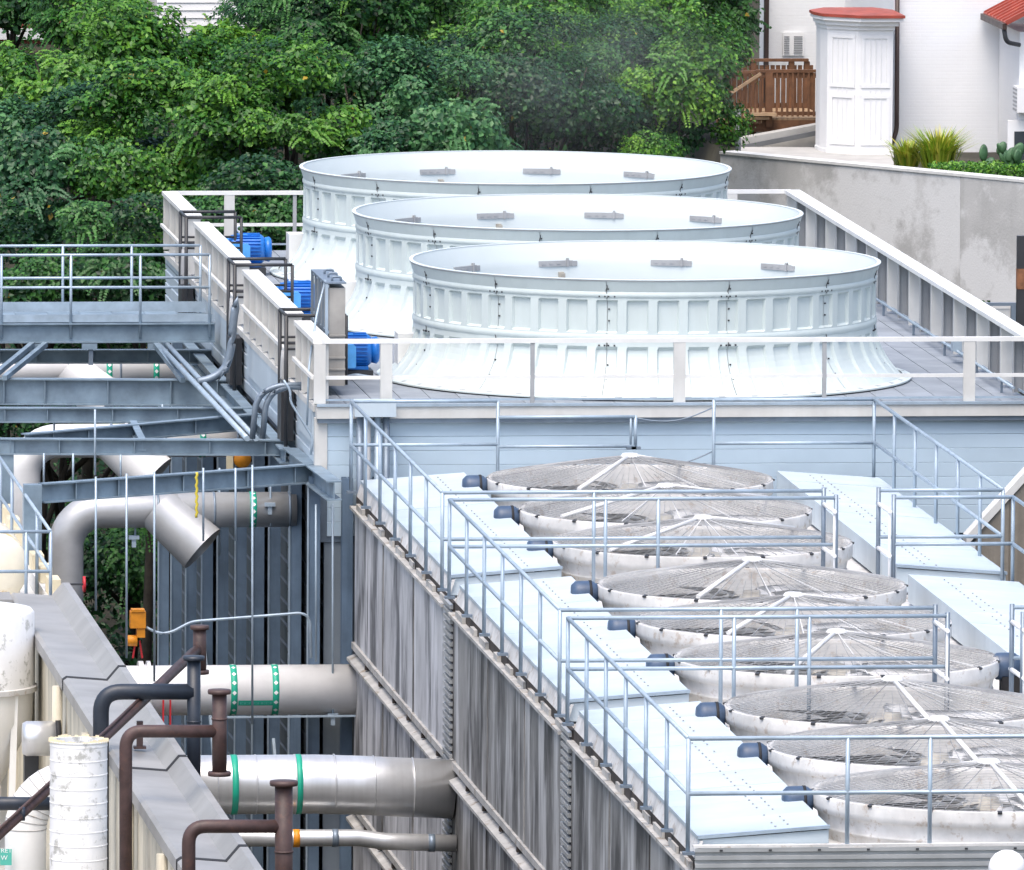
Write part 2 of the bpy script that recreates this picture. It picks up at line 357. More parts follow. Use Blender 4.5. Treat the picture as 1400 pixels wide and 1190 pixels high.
# ---------------------------------------------------------------- fan stacks
NB = 48
def rad(z):      # outer radius above the deck
    if z >= 1.8: return 4.03+.06*(z-1.8)/.18
    if z >= 1.0: return 4.03
    t = (1.0-z)/1.0; return 4.03 + .50*t**2.1
def sector(zs, mask, name):
    """30 degree shell panel with four ribbed bays (half bays at the seams)"""
    th = []; rec = []
    w = 2*PI/NB
    def bay(a, lo, hi):
        for u, q in ((0,0),(.14,0),(.19,1),(.81,1),(.86,0),(1,0)):
            if lo <= u <= hi: th.append(a+u*w); rec.append(q)
    e = .0012
    th.append(e); rec.append(1)
    for u, q in ((.81,1),(.86,0),(1,0)): th.append((u-.5)*w); rec.append(q)
    for b in range(3): bay((b+.5)*w, .05, 1.0)
    for u, q in ((.14,0),(.19,1)): th.append((3.5+u)*w); rec.append(q)
    th.append(4*w-e); rec.append(1)
    mb = B(); n = len(th)
    for z in zs:
        k = mask(z)
        for t, q in zip(th, rec):
            r_ = rad(z) - .058*q*k; mb.v.append((r_*math.cos(t), r_*math.sin(t), z))
    for i in range(len(zs)-1):
        for j in range(n-1):
            mb.f.append((i*n+j, i*n+j+1, (i+1)*n+j+1, (i+1)*n+j)); mb.sm.append(False)
    return mk(mb, name, 'stack_white')
up_z = [.98,1.09,1.12,1.63,1.66,1.70,1.80,1.90,2.0]
up = sector(up_z, lambda z: 1.0 if 1.10 < z < 1.64 else 0.0, 'upper_shell_panel')
lo_z = [.02,.06,.10,.18,.28,.38,.48,.58,.68,.76,.80,.86,.975]
lo = sector(lo_z, lambda z: 0 if z > .81 or z < .07 else min(1,(z-.05)/.4), 'lower_shell_panel')
bolt_m = B()
for s_ in range(12):
    a0 = s_*PI/6
    for dz, das in ((1.72,(-.032,-.008,.008,.034)), (.88,(-.032,-.008,.008,.034)), (1.5,(.008,)), (1.3,(.008,)), (1.85,(.006,)), (.55,(.007,)), (.3,(.007,))):
        for da in das:
            a = a0+da; rr = rad(dz)+.0 - (.056 if dz in (1.5,1.3,.55,.3) else 0)
            c, s2 = math.cos(a), math.sin(a)
            bolt_m.bar((rr*c, rr*s2, dz), ((rr+.02)*c, (rr+.02)*s2, dz), .026, .026)
for s_ in range(12):   # open laps at the seams
    a0 = s_*PI/6
    for za, n_ in ((1.68,7),(.86,4)):
        bolt_m.tube([((rad(za+i*.04)+.012)*math.cos(a0+.0035*math.sin(i*1.4)), (rad(za+i*.04)+.012)*math.sin(a0+.0035*math.sin(i*1.4)), za+i*.04) for i in range(n_)], .006, 5)
bolts = mk(bolt_m, 'seam_bolts', 'iron_dark')
ped = B()
for i in range(NB):
    a = (i+.5)*2*PI/NB; c, s_ = math.cos(a), math.sin(a)
    ped.bar((4.49*c,4.49*s_,.045), (4.60*c,4.60*s_,.03), .12, .03)
pads = mk(ped, 'anchor_pads', 'frp_grey')
rim = mk(B().lathe([(4.04,2.004),(4.105,2.004),(4.11,2.008),(4.11,2.018),(4.105,2.022),(4.04,2.022)], n=144, closed=True, smooth=False), 'rim', 'liner_white')
rimedge = mk(B().lathe([(4.07,1.985),(4.1,1.985),(4.1,2.002),(4.07,2.002)], n=144, closed=True, smooth=False), 'rim_gasket', 'frp_grey')
band = mk(B().lathe([(4.03,1.70),(4.045,1.71),(4.05,1.76),(4.03,1.80)], n=144), 'collar_band', 'stack_white')
band2 = mk(B().lathe([(4.03,.95),(4.045,.97),(4.048,1.03),(4.03,1.07)], n=144), 'middle_band', 'stack_white')
foot = mk(B().lathe([(4.50,.06),(4.66,.03),(4.66,.004),(4.4,.004)], n=144, smooth=False), 'base_flange', 'stack_white')
liner = mk(B().lathe([(4.045,2.01),(3.95,1.72),(3.93,1.6),(3.93,.9),(4.0,.5),(4.2,.02)], n=144), 'liner', 'liner_white')
br = B(); br.box(-.35,.30,-.012,.012,-.05,.05)
for x in (-.26,-.12,.02): br.box(x-.035,x+.035,-.02,.02,-.012,.012)
br.box(.18,.22,-.03,.03,-.06,.065); br.bar((.20,0,.05),(.20,0,.09),.04,.04); br.box(.27,.38,-.018,.018,-.05,.04)
bracket = mk(br, 'strap_bracket', 'frp_grey')
fitting = mk(B().box(-.045,.045,-.03,.03,-.07,.07).box(-.02,.06,-.045,-.03,-.05,.05), 'inner_fitting', 'hub')
stack_lab = ['nearest of the three giant white fan stacks, just behind the beige front rail',
             'middle one of the three giant white fan stacks on the platform',
             'farthest of the three giant white fan stacks, backed by the trees']
for k, yc in enumerate((5.30, 15.72, 26.25)):
    st = thing('fan_stack', stack_lab[k], 'fan stack', (6.22, yc, PZ), 'three fan stacks on the platform')
    for s_ in range(12):
        a = s_*PI/6+R(14)
        inst('upper_shell_panel', up, st, rel=(0,0,0), rotz=a); inst('lower_shell_panel', lo, st, rel=(0,0,0), rotz=a)
        t = R(76.6)+s_*PI/6      # inside straps
        b_ = inst('strap_bracket', bracket, st, rel=(3.915*math.cos(t), 3.915*math.sin(t), 1.64), rotz=t-PI/2)
    t = R(90+15.5); inst('inner_fitting', fitting, st, rel=(3.9*math.cos(t), 3.9*math.sin(t), 1.42), rotz=t-PI/2)
    for nm, me in (('rim',rim),('rim_gasket',rimedge),('collar_band',band),('middle_band',band2),('base_flange',foot),('liner',liner)): inst(nm, me, st, rel=(0,0,0))
    for nm, me in (('seam_bolts',bolts),('anchor_pads',pads)): stuff(inst(nm, me, st, rel=(0,0,0), rotz=R(14)))
    # drive shaft housing plate beside the motor
    B().box(1.9, 2.55, yc-.05, yc+.55, 14.0, 14.75).build('shaft_guard', 'frp_white', st)

# ---------------------------------------------------------------- electric motors
mot_lab = ['blue electric motor by the front left corner of the platform, nearest of three',
           'blue electric motor beside the middle fan stack, partly behind the tan cabinet rack',
           'blue electric motor beside the farthest fan stack, with a white lifting eye']
def motor(yc, label):
    MX = 1.06; t = thing('electric_motor', label, 'motor', (MX, yc, PZ), 'blue fan motors')
    c = (MX, yc, 14.47)
    # axis along X (towards the stack): ribbed body
    b = B(); b.lathe([(0,-.30),(.20,-.30),(.27,-.27),(.28,-.2),(.28,.3),(.24,.36),(.10,.38),(0,.38)], c, 32, 'x')
    body = b.build('body', 'motor_blue', t)
    fn = B()
    for i in range(28):
        a = i/28*2*PI; u = Vector((0,math.cos(a),math.sin(a)))
        p0 = Vector(c)+u*.275+Vector((-.19,0,0)); p1 = Vector(c)+u*.275+Vector((.28,0,0)); fn.bar(p0, p1, .02, .07, u)
    stuff(fn.build('cooling_fins', 'motor_blue', body))
    tb = B(); tb.prism([(MX-0.27,yc-.40,14.19),(MX+0.05,yc-.40,14.19),(MX+0.07,yc-.40,14.22),(MX+0.07,yc-.40,14.56),(MX+0.03,yc-.40,14.60),(MX-0.25,yc-.40,14.60),(MX-0.29,yc-.40,14.56),(MX-0.29,yc-.40,14.22)], (0,.16,0))
    tbx = tb.build('terminal_box', 'motor_light', t)
    B().box(MX-0.13,MX-0.08,yc-.412,yc-.401,14.45,14.48).build('name_plate', 'white_paint', tbx)
    B().lathe([(.0,.36),(.22,.37),(.24,.46),(.20,.50),(0,.5)], c, 24, 'x').build('fan_cowl', 'motor_blue', t)
    B().lathe([(.0,-.42),(.19,-.42),(.22,-.38),(.22,-.31),(0,-.31)], c, 24, 'x').build('end_bell', 'motor_light', t)
    B().box(MX-0.22,MX+0.30,yc-.24,yc+.24,14.15,14.21).build('cradle', 'motor_blue', t)
    B().box(MX-0.30,MX+0.38,yc-.3,yc+.3,14.0,14.14).build('base_frame', 'iron_dark', t)
    e = B(); e.tube(arc((MX-0.10,yc,14.86), .055, 0, 2*PI, (1,0,0), (0,0,1), 14), .015, 6); e.box(MX-0.12,MX-0.08,yc-.02,yc+.02,14.74,14.81)
    e.build('lifting_eye', 'white_paint', t)
    B().box(MX-0.18,MX+0.04,yc-.12,yc+.12,14.742,14.765).build('top_plate', 'motor_light', t)
for k, yc in enumerate((5.2, 15.7, 26.2)): motor(yc, mot_lab[k])
# cable lying by the first motor
tag(B().tube(bend([(.9,4.6,14.06),(1.1,4.4,14.12),(1.5,4.5,14.04),(1.9,4.6,14.03)], .1), .022, 8).build('cable', 'galv_rail'), 'loose grey cable on the deck under the nearest blue motor', 'cable')

# ---------------------------------------------------------------- cabinet rack between first and second motor
cr = thing('cabinet_rack', 'tan and grey switch cabinet rack standing on the platform behind the corner rail', 'cabinet', (.75, 3.6, PZ))
x0 = .37
mat('cabinet_tan', (.36,.345,.32), .6, var=.1, scale=2, streak=.2)
B().box(x0+.02, x0+.30, 2.0, 4.6, 14.15, 15.83).build('cabinet', 'cabinet_tan', cr)
for z in (14.42, 14.62, 15.0): B().box(x0+.015, x0+.305, 1.975, 1.999, z, z+.03).build('door_rib', 'cabinet_tan', cr)
for i in range(5): B().box(x0-.05, x0+.0, 1.95+i*.66, 2.0+i*.66, 14.0, 15.90).build('strut', 'galv_dark' if i else 'galv_rail', cr)
for z in (14.5, 15.05, 15.84): B().box(x0-.02, x0+.018, 1.96, 4.64, z, z+.05).build('rail', 'galv_rail', cr)
B().box(x0-.05, x0+.31, 1.95, 4.64, 15.905, 15.93).build('top_strap', 'galv_dark', cr)
for y in (2.3, 3.0, 3.7): B().tube(bend([(x0+.1,y,15.93),(x0+.1,y,16.0),(x0+.25,y,16.0),(x0+.25,y,15.93)], .04), .02, 6).build('conduit_bend', 'galv_dark', cr)
B().tube(bend([(x0-.02,2.2,15.95),(x0-.2,1.9,15.4),(-.05,.9,14.6),(-.1,.7,13.6)], .25), .02, 8).build('conduit', 'galv_rail', cr)

# ---------------------------------------------------------------- platform guard rails (moulded beige plastic)
def beige_rail(name, label, a, b, wide, thin, z0=14.03, plank=.16, panel=False, dark=False):
    """top rail, mid rail and posts between two corners; posts given as fractions"""
    a, b = Vector(a), Vector(b); t = thing(name, label, 'railing', (*((a+b)/2).xy, PZ)); d = (b-a).normalized(); n = Vector((d.y,-d.x,0))
    B().bar((*a.xy,15.09), (*b.xy,15.09), plank, .075).build('top_rail', 'frp_white', t)
    if not dark: B().bar((*a.xy,14.47), (*b.xy,14.47), .05, .06).build('mid_rail', 'frp_white', t)
    B().bar((*a.xy,14.09), (*b.xy,14.09), .02, .035).build('toe_rail', 'galv_rail', t)
    for u in wide:
        p = a+(b-a)*u; B().box(p.x-.10, p.x+.10, p.y-.045, p.y+.045, z0, 15.051).build('post', 'frp_beige', t)
    for u in thin:
        p = a+(b-a)*u
        if dark:
            q = B(); q.box(p.x-.10,p.x+.10,p.y+.02,p.y+.04,z0,15.05); q.box(p.x-.10,p.x-.08,p.y-.06,p.y+.019,z0,15.05); q.box(p.x+.08,p.x+.10,p.y-.06,p.y+.019,z0,15.05)
            q.build('channel_post', 'frp_grey', t)
        else: B().box(p.x-.035, p.x+.035, p.y-.035, p.y+.035, z0, 15.051).build('post', 'frp_grey', t)
    return t
L = PX-.12
def fx(px): return (at(px, 500, Y=.08).x-.08)/(L-.08)
beige_rail('guard_rail', 'beige plastic guard rail along the front edge of the platform', (.08,.08,0), (L,.08,0), [fx(437),fx(528),fx(929),fx(1325)], [fx(728),fx(1127)], plank=.10)
beige_rail('guard_rail', 'white plank topped guard rail down the right side of the platform', (L,.12,0), (L,PY-.15,0), [i/11 for i in range(1,12)], [(i+.5)/11 for i in range(11)], plank=.30, dark=True)
beige_rail('guard_rail', 'far white guard rail across the back of the platform before the trees', (.1,PY-.12,0), (L-.02,PY-.12,0), [.095,.905,.5,.3,.7], [.2,.8,.4,.6], plank=.10)
segs = [(.1,3.7,'short beige panelled guard rail at the front left corner'), (5.1,14.0,'beige panelled guard rail between the first and second dark ladder gates'),
        (15.5,24.6,'beige panelled guard rail between the second and third dark ladder gates'), (26.1,PY-.1,'beige panelled guard rail at the far left corner of the platform')]
for y0, y1, lab in segs:
    t = thing('guard_rail', lab, 'railing', (.08,(y0+y1)/2,PZ))
    B().box(-.06,.24,y0,y1,15.05,15.125).build('top_rail', 'frp_white', t)
    B().box(-.09,-.035,y0,y1,14.44,14.5).build('mid_rail', 'frp_white', t)
    n_ = max(3, round((y1-y0)/1.3))
    for i in range(n_+1):
        y = y0+.06+(y1-y0-.12)*i/n_; B().box(-.03,.21,y-.05,y+.05,14.0,15.049).build('post', 'frp_beige', t)
    for i in range(n_):
        ya = y0+.06+(y1-y0-.12)*i/n_+.052; yb = y0+.06+(y1-y0-.12)*(i+1)/n_-.052
        B().box(.10,.13,ya,yb,14.04,15.045).build('infill_panel', 'frp_beige', t)
# dark ladder gates at the gaps
gl = ['black steel ladder gate nearest the front left corner', 'black steel ladder gate beside the middle motor', 'black steel ladder gate farthest back, beside the end of the walkway']
for (ya, yb), lab in zip(((3.75,5.05),(14.05,15.45),(24.65,26.05)), gl):
    t = thing('ladder_gate', lab, 'gate', (.2,(ya+yb)/2,13), 'ladder gates on the left edge')
    for y in (ya+.04, yb-.04):
        B().tube([(-.18,y,12.9),(-.18,y,15.2)], .035, 6).build('stile', 'iron_dark', t)
        B().tube([(-.18,y,15.2),(.86,y,15.2)], .03, 6).build('top_bar', 'iron_dark', t)
        B().tube([(.86,y,15.2),(.86,y,14.0)], .03, 6).build('inner_post', 'iron_dark', t)
        for z in (14.72, 14.62): B().tube([(-.18,y,z),(.84,y,z)], .022, 6).build('mid_bar', 'iron_dark', t)
    for z in (13.1,13.4,13.7,14.0): B().tube([(-.18,ya+.07,z),(-.18,yb-.07,z)], .018, 6).build('rung', 'iron_dark', t)
    B().tube([(-.18,ya+.04,15.2),(-.18,yb-.04,15.2)], .03, 6).build('top_bar', 'iron_dark', t)
    B().box(-.24,-.02,ya+.3,yb-.3,13.0,13.85).build('landing_box', 'iron_dark', t)
    B().tube(bend([(-.12,yb-.2,14.5),(-.14,yb-.2,14.2),(-.14,yb-.25,12.9)], .1), .05, 8).build('cable_hose', 'frp_grey', t)
# small conduit and box along the right hand rail
t = thing('conduit_run', 'thin grey blue conduit with a small box along the right guard rail', 'conduit', (L-.2, 12, PZ))
B().tube([(L-.22,.6,14.2),(L-.22,22,14.2)], .025, 8).build('conduit', 'galv_rail', t)
B().box(L-.30,L-.14,7.4,7.7,14.2,14.42).build('junction_box', 'galv_rail', t)
for y in (2,5,9,13,17): B().box(L-.24,L-.20,y,y+.05,13.98,14.19).build('support', 'galv_dark', t)
# ---------------------------------------------------------------- walkway bridge on the left
wk = thing('walkway', 'grey blue steel walkway with double pipe railings leading to the platform', 'walkway', (-4, 19.4, 13.3))
wl = at(-60, 444, Z=13.72); wr = at(309, 444, Z=13.72)
yf, yb = wl.y*.0+19.0, 20.95
xl, xr = wl.x, -.12
for y in (yf, yb): B().ibeam((xl,y,13.72), (xr,y,13.72), .36, .20).build('stringer', 'steel_blue', wk)
dp = mk(B().box(0,.592,yf+.11-yf,yb-.11-yf,0,.04), 'deck_plate', 'steel_blue')
for i in range(int((xr-xl)/.6)): inst('deck_plate', dp, wk, (xl+i*.6, yf, 13.735))
B().box(xl,xr,yf-.02,yf-.008,13.74,13.88).build('toe_plate', 'galv_rail', wk)
B().box(xl,xr,yb+.02,yb+.032,13.74,13.94).build('toe_plate', 'galv_rail', wk)
for y, sh in ((yf-.04,0), (yb+.06,0)):
    for z in (14.98, 14.38): B().tube([(xl,y,z),(xr-.1,y,z)], .026, 8).build('rail', 'galv_rail', wk)
    x = xr-.1
    while x > xl:
        B().tube([(x,y,13.45),(x,y,14.98)], .026, 8).build('post', 'galv_rail', wk); x -= 1.28
for a, b in (((62,471),(6,517)), ((44,471),(-12,517)), ((213,472),(250,520))):
    B().bar(at(*a,Z=13.34), at(*b,Z=13.04), .09, .09).build('knee_brace', 'steel_blue', wk)
for px in (50, 122, 212): 
    p = at(px, 471, Y=yf); B().box(p.x-.14,p.x+.14,yf-.1,yf+.1,13.24,13.35).build('clip_plate', 'steel_blue', wk)
p = at(124,500,Y=yf); B().box(p.x-.04,p.x+.04,yf-.06,yf+.06,12.95,13.3).build('hanger', 'galv_dark', wk)

# ---------------------------------------------------------------- pipe rack
rk = thing('pipe_rack', 'grey blue steel pipe rack of crossing beams left of the cooling tower', 'pipe rack', (-2.5, 5, 11.3))
BEAMS = [((57,661),(441,633),.33,.20,12.98), ((-40,599),(407,601),.28,.22,13.0), ((34,593),(352,565),.28,.2,13.0),
         ((-40,557),(347,557),.27,.2,12.95), ((-40,517),(334,519),.48,.24,13.0), ((-40,478),(292,478),.26,.2,13.0)]
ends = []
for a, b, h, w, z in BEAMS:
    pa, pb = at(*a,Z=z), at(*b,Z=z); ends.append((pa,pb))
    o = B().ibeam(pa, pb, h, w).build('beam', 'steel_blue', rk)
    d = pb-pa
    for u in (.12,.27,.5,.73,.9):
        p = pa+d*u; B().box(p.x-.01,p.x+.01,p.y-w/2+.02,p.y-.01,z-h+.027,z-.027).build('stiffener', 'steel_blue', o)
# longitudinal beams
B().ibeam((-.16,3.2,12.97), at(457,658,Z=12.97), .33, .26).build('edge_beam', 'steel_blue', rk)
p0 = at(182,575,Z=12.98); p1 = at(195,601,Z=12.99)
B().ibeam(p0, p1, .2, .12).build('tie_beam', 'steel_blue', rk)
B().ibeam((-5.25,24,12.93), (-5.25,3.9,12.93), .26, .2).build('edge_beam', 'steel_blue', rk)
B().ibeam((-.22,24,12.93), (-.22,3.4,12.93), .26, .2).build('edge_beam', 'steel_blue', rk)
for px, py, pyb, w in ((7,602,719,.30), (45,663,791,.30)):
    p = at(px, py, Z=12.97); B().box(p.x-w/2,p.x+w/2,p.y-.02,p.y+.25,11.3,12.966).build('column', 'steel_blue', rk)
    B().box(p.x-.22,p.x+.22,p.y-.1,p.y+.33,11.36,11.40).build('base_plate', 'iron_dark', rk)
for y in (8, 16, 24):
    B().box(-5.4,-5.1,y,y+.25,11.3,12.66).build('column', 'steel_blue', rk)
# hanger rods
RODS = [(131,652,835,-2.6),(173,648,900,-2.4),(185,655,745,3.6),(211,645,932,-2.2),(278,640,740,-2.0),(300,640,760,4.0),(322,640,740,-1.8),(345,636,990,-1.6),(370,640,720,3.4),(455,690,985,-1.0),(432,690,905,-.9),
        (74,560,600,11),(222,553,600,12),(130,560,650,4),(60,620,660,4),(100,620,660,4),(165,622,655,4)]
for px, ya, yb_, Y in RODS:
    B().tube([at(px,ya,Y=Y), at(px,yb_,Y=Y)], .019, 6).build('hanger_rod', 'galv_rail', rk)
for px, py, Y in ((183,735,3.55),(369,690,3.3),(455,978,-1.0)):
    p = at(px,py,Y=Y); q = B(); q.box(p.x-.09,p.x+.09,p.y-.06,p.y+.06,p.z-.03,p.z+.03); q.bar((p.x,p.y,p.z),(p.x,p.y,p.z-.17),.07,.07); q.build('rod_clevis', 'galv_rail', rk)
# strut rail under the white pipe
B().bar(at(300,981,Y=-1.35), at(486,979,Y=-1.35), .05, .03).build('trapeze_bar', 'galv_rail', rk)
# conduits
t = thing('conduit_pair', 'two parallel grey conduits running diagonally from walkway to rack beam', 'conduit', (-1,11,13))
for dx in (0, 12): B().tube([at(217+dx,472,Z=13.32), at(338+dx,600,Z=13.04)], .05, 10).build('conduit', 'galv_rail', t)
for dx in (0, 14):
    B().tube(bend([at(345+dx,600,Y=3.0), at(350+dx,545,Y=3.0), at(372+dx,528,Y=3.0), at(422,526+dx*.3,Y=3.0)], .22, 8), .052, 10).build('bent_conduit', 'galv_dark', t)
t = tag(B().tube(bend([at(322,420,Y=12.5), at(318,440,Y=12.5), at(316,490,Y=12.5), at(300,518,Y=12.5), at(270,522,Y=12.5)], .35, 8), .075, 10).build('hose', 'galv_dark'), 'thick bent grey hose beside the middle ladder gate', 'hose')
tag(B().tube(bend([at(425,622,Y=.1), at(428,600,Y=.1), at(396,548,Y=.1), at(398,536,Y=.1), at(388,520,Y=.1)], .1, 5), .02, 6).build('cable', 'galv_rail'), 'thin pale cable on the tower side by the front corner', 'cable')
tag(B().tube([at(269,646,Y=-2.3)+Vector((.012*math.sin(i*2.2),0,-i*.045)) for i in range(18)], .022, 6).build('chain', 'yellow'), 'yellow hanging chain on the lowest rack beam', 'chain')

# ---------------------------------------------------------------- header pipes under the rack
def teal_band(parent, x, w, y, z, r, diamonds=True, name='marker_band'):
    o = B().lathe([(r+.002,-w/2),(r+.007,-w/2),(r+.007,w/2),(r+.002,w/2)], (x,y,z), 40, 'x', closed=True, smooth=True).build(name, 'teal', parent)
    if diamonds:
        q = B()
        for i in range(16):
            a = i/16*2*PI; u = Vector((0,math.cos(a),math.sin(a))); v = Vector((0,-math.sin(a),math.cos(a))); c = Vector((x,y,z))+u*(r+.011)
            h = w*.36; q.add([c+Vector((h,0,0)), c+v*h, c-Vector((h,0,0)), c-v*h], [(0,1,2,3)])
        stuff(q.build('diamond_marks', 'white_paint', o))
    return o
def valve(parent_label, p, mt='orange'):
    """boxy actuator on a red yoke; p is the bottom of the yoke"""
    t = thing('valve_actuator', parent_label, 'valve', p); x,y,z = p
    B().box(x-.13,x+.13,y-.12,y+.12,z+.52,z+.80).build('motor_housing', mt, t)
    B().box(x-.11,x+.11,y-.14,y+.10,z+.80,z+.84).build('cap', mt, t)
    B().box(x-.02,x+.12,y-.1,y+.1,z+.36,z+.52).build('gearbox', mt, t)
    B().lathe([(0,-.13),(.09,-.12),(.1,.06),(0,.07)], (x-.07,y,z+.30), 16, 'x').build('hand_drive', mt, t)
    for s in (-1,1): B().bar((x+s*.035,y,z+.30),(x+s*.08,y,z),.03,.03).build('yoke_arm', 'red', t)
    return t
HL = ['nearest grey header pipe under the rack with a wide open stub', 'middle grey header pipe under the rack, mostly behind beams', 'farthest pale header pipe, seen just under the walkway']
hz, hr = 11.86, .305
for k, Y in enumerate((3.6, 14.0, 24.5)):
    hz = (11.86, 12.04, 12.34)[k]
    t = thing('header_pipe', HL[k], 'pipe', (-2, Y, hz-hr), 'header pipes under the rack')
    xe = at(90,700,Y=3.6).x; mt = 'pipe_grey' if k < 1 else 'pipe_white'
    el = arc((xe+.62,Y,hz-.62), .62, PI/2, PI, (1,0,0), (0,0,1), 10)
    (B().tube([(-.02,Y,hz)]+el+[(xe,Y,4)], hr, 28) if k < 2 else B().tube([(-.02,Y,hz),(-9,Y,hz)], hr, 28)).build('pipe', mt, t)
    a, b = at(222,700,Y=3.6), at(275,748,Y=3.6); a.y = b.y = Y-.05; b.y -= .25
    a.z += hz-11.86; b.z += hz-11.86
    o = B().tube([a-(b-a)*.1, b], [.40,.45], 28, caps=False).build('stub', mt, t)
    d = (b-a).normalized(); B().tube([b-d*.25, b-d*.2], [.43,.43], 28).build('stub_shade', 'black', o)  # black disc painting the shade inside the open stub
    teal_band(t, at(345,700,Y=3.6).x, .11, Y, hz, hr)
    if k: teal_band(t, at(275,700,Y=3.6).x, .11, Y, hz, hr)
    for px in (215, 292, 395):
        x = at(px,700,Y=3.6).x; B().lathe([(hr,-.02),(hr+.012,-.02),(hr+.012,.02),(hr,.02)], (x,Y,hz), 28, 'x').build('joint_band', 'galv_dark', t)
v = thing('gear_valve', 'orange round valve gear seen between the rack beams', 'valve', at(332,630,Y=13.6))
p = at(331,628,Y=13.4)
B().lathe([(0,-.1),(.15,-.1),(.16,-.05),(.16,.05),(.12,.09),(0,.1)], p, 20, 'y').build('gear_housing', 'orange', v)
B().lathe([(0,.0),(.05,0),(.05,.3),(0,.3)], p, 10, 'x').build('stem', 'iron_dark', v)
tag(B().box(p.x-.28,p.x-.17,p.y-.1,p.y+.1,p.z-.2,p.z+.2).build('junction_box', 'cream_block'), 'small cream box beside the orange valve gear between beams', 'box')

# ---------------------------------------------------------------- large pipes to the lower tower
t = thing('supply_pipe', 'large white pipe with two green diamond bands running behind the weathered wall', 'pipe', (-2,-.72,8.8))
yD, zD, rD = -.72, 9.24, .425
B().tube([(-6.0,yD,zD),(.66,yD,zD)], rD, 40).build('pipe', 'pipe_white', t)
for px in (320.5, 377.5): teal_band(t, at(px,938,Y=yD-.4).x, .11, yD, zD, rD)
xa, xb = at(326,938,Y=yD-.4).x, at(373,938,Y=yD-.4).x
q = B(); n_ = 6
for i in range(n_):
    a0, a1 = R(198+i*2.2), R(198+(i+1)*2.2); rr = rD+.006
    P = [(x,yD+rr*math.cos(a),zD+rr*math.sin(a)) for a in (a0,a1) for x in (xa,xb)]
    q.add(P, [(0,1,3,2)], True)
strip = q.build('marker_strip', 'teal', t)
q = B(); rr = rD+.011; a_ = R(204.5)
import itertools
xx = xa+.03; lst = [.03,.04,.035,.04,.03,.045,.035,.04,.03,.0,.045,.035,.03,.04,.04]
for i, w_ in enumerate(lst):     # worn, no longer readable print
    if w_:
        for dz0, dz1 in ((-.022,-.012),(.012,.022)) if i%2 else ((-.022,.022),):
            P = []
            for dz in (dz0,dz1):
                a2 = a_-dz/rr; P += [(xx,yD+rr*math.cos(a2),zD+rr*math.sin(a2)),(xx+w_*.75,yD+rr*math.cos(a2),zD+rr*math.sin(a2))]
            q.add(P, [(0,1,3,2)])
    xx += w_ if w_ else .03
mat('teal_pale', (.10,.50,.40), .5); stuff(q.build('worn_print', 'teal_pale', strip))
x = at(197,905,Y=yD).x
B().lathe([(rD,-.1),(rD+.08,-.1),(rD+.08,-.02),(rD+.02,-.02),(rD+.02,.04),(rD+.08,.04),(rD+.08,.1),(rD,.1)], (x,yD,zD), 36, 'x', smooth=False).build('flange', 'pipe_white', t)
valve('orange valve actuator with red yoke above the white pipe flange', tuple(at(188,900,Y=-.75)))
vb = thing('yoke_stand', 'small red frame below the white pipe beside the coping', 'stand', at(228,975,Y=-1.1))
for dx in (-.06,.06):
    p = at(228,975,Y=-1.2); B().bar((p.x+dx,p.y,p.z-.35),(p.x+dx,p.y,p.z+.22),.03,.03).build('leg', 'red', vb)
B().box(p.x-.09,p.x+.09,p.y-.03,p.y+.03,p.z-.4,p.z-.351).build('foot', 'red', vb)
tag(B().tube(bend([at(200,858,Y=-.8), at(215,866,Y=-.8), at(232,866,Y=-.8), at(262,850,Y=-.8), at(415,838,Y=-.8), at(424,846,Y=-.8), at(425,900,Y=-.8)], .12, 6), .024, 8).build('conduit', 'galv_rail'), 'thin grey conduit rising from the orange actuator to the tower columns', 'conduit')

t = thing('supply_pipe', 'large silver jacketed pipe with two plain green bands entering the weathered wall', 'pipe', (-2,-17.1,9.1))
yE, rE = -17.1, .465
pa, pb = at(180,1074,Y=yE), at(520,1080,Y=yE)
zE = pa.z
B().tube([(-5.6,yE,zE),(-1.6,yE,zE),(-.9,yE,zE-.025),(.58,yE,zE-.10)], rE, 40).build('pipe', 'jacket', t)
for px in (322, 410): teal_band(t, at(px,1075,Y=yE-.4).x, .10, yE, zE, rE, diamonds=False)
for i in range(8):
    x = -4.4+i*.62
    if x < .5: B().lathe([(rE,-.012),(rE+.008,-.012),(rE+.008,.012),(rE,.012)], (x,yE,zE-max(0,(x+1.2)*.055)), 40, 'x').build('jacket_seam', 'jacket', t)
t = thing('drain_pipe', 'thin silver pipe below the silver jacketed pipe with an orange band', 'pipe', (-2,-17.4,8.5))
pz = at(450,1146,Y=-17.6)
B().tube([(-4.8,-17.6,pz.z+.02),(-.95,-17.6,pz.z),(-.55,-17.6,pz.z-.06),(.58,-17.6,pz.z-.1)], .135, 20).build('pipe', 'jacket', t)
for px in (405, 458, 590):
    B().lathe([(.135,-.05),(.143,-.05),(.143,.05),(.135,.05)], (at(px,1146,Y=-17.6).x,-17.6,pz.z-(.09 if px>500 else 0)), 20, 'x').build('clamp_band', 'orange' if px==405 else 'galv_dark', t)

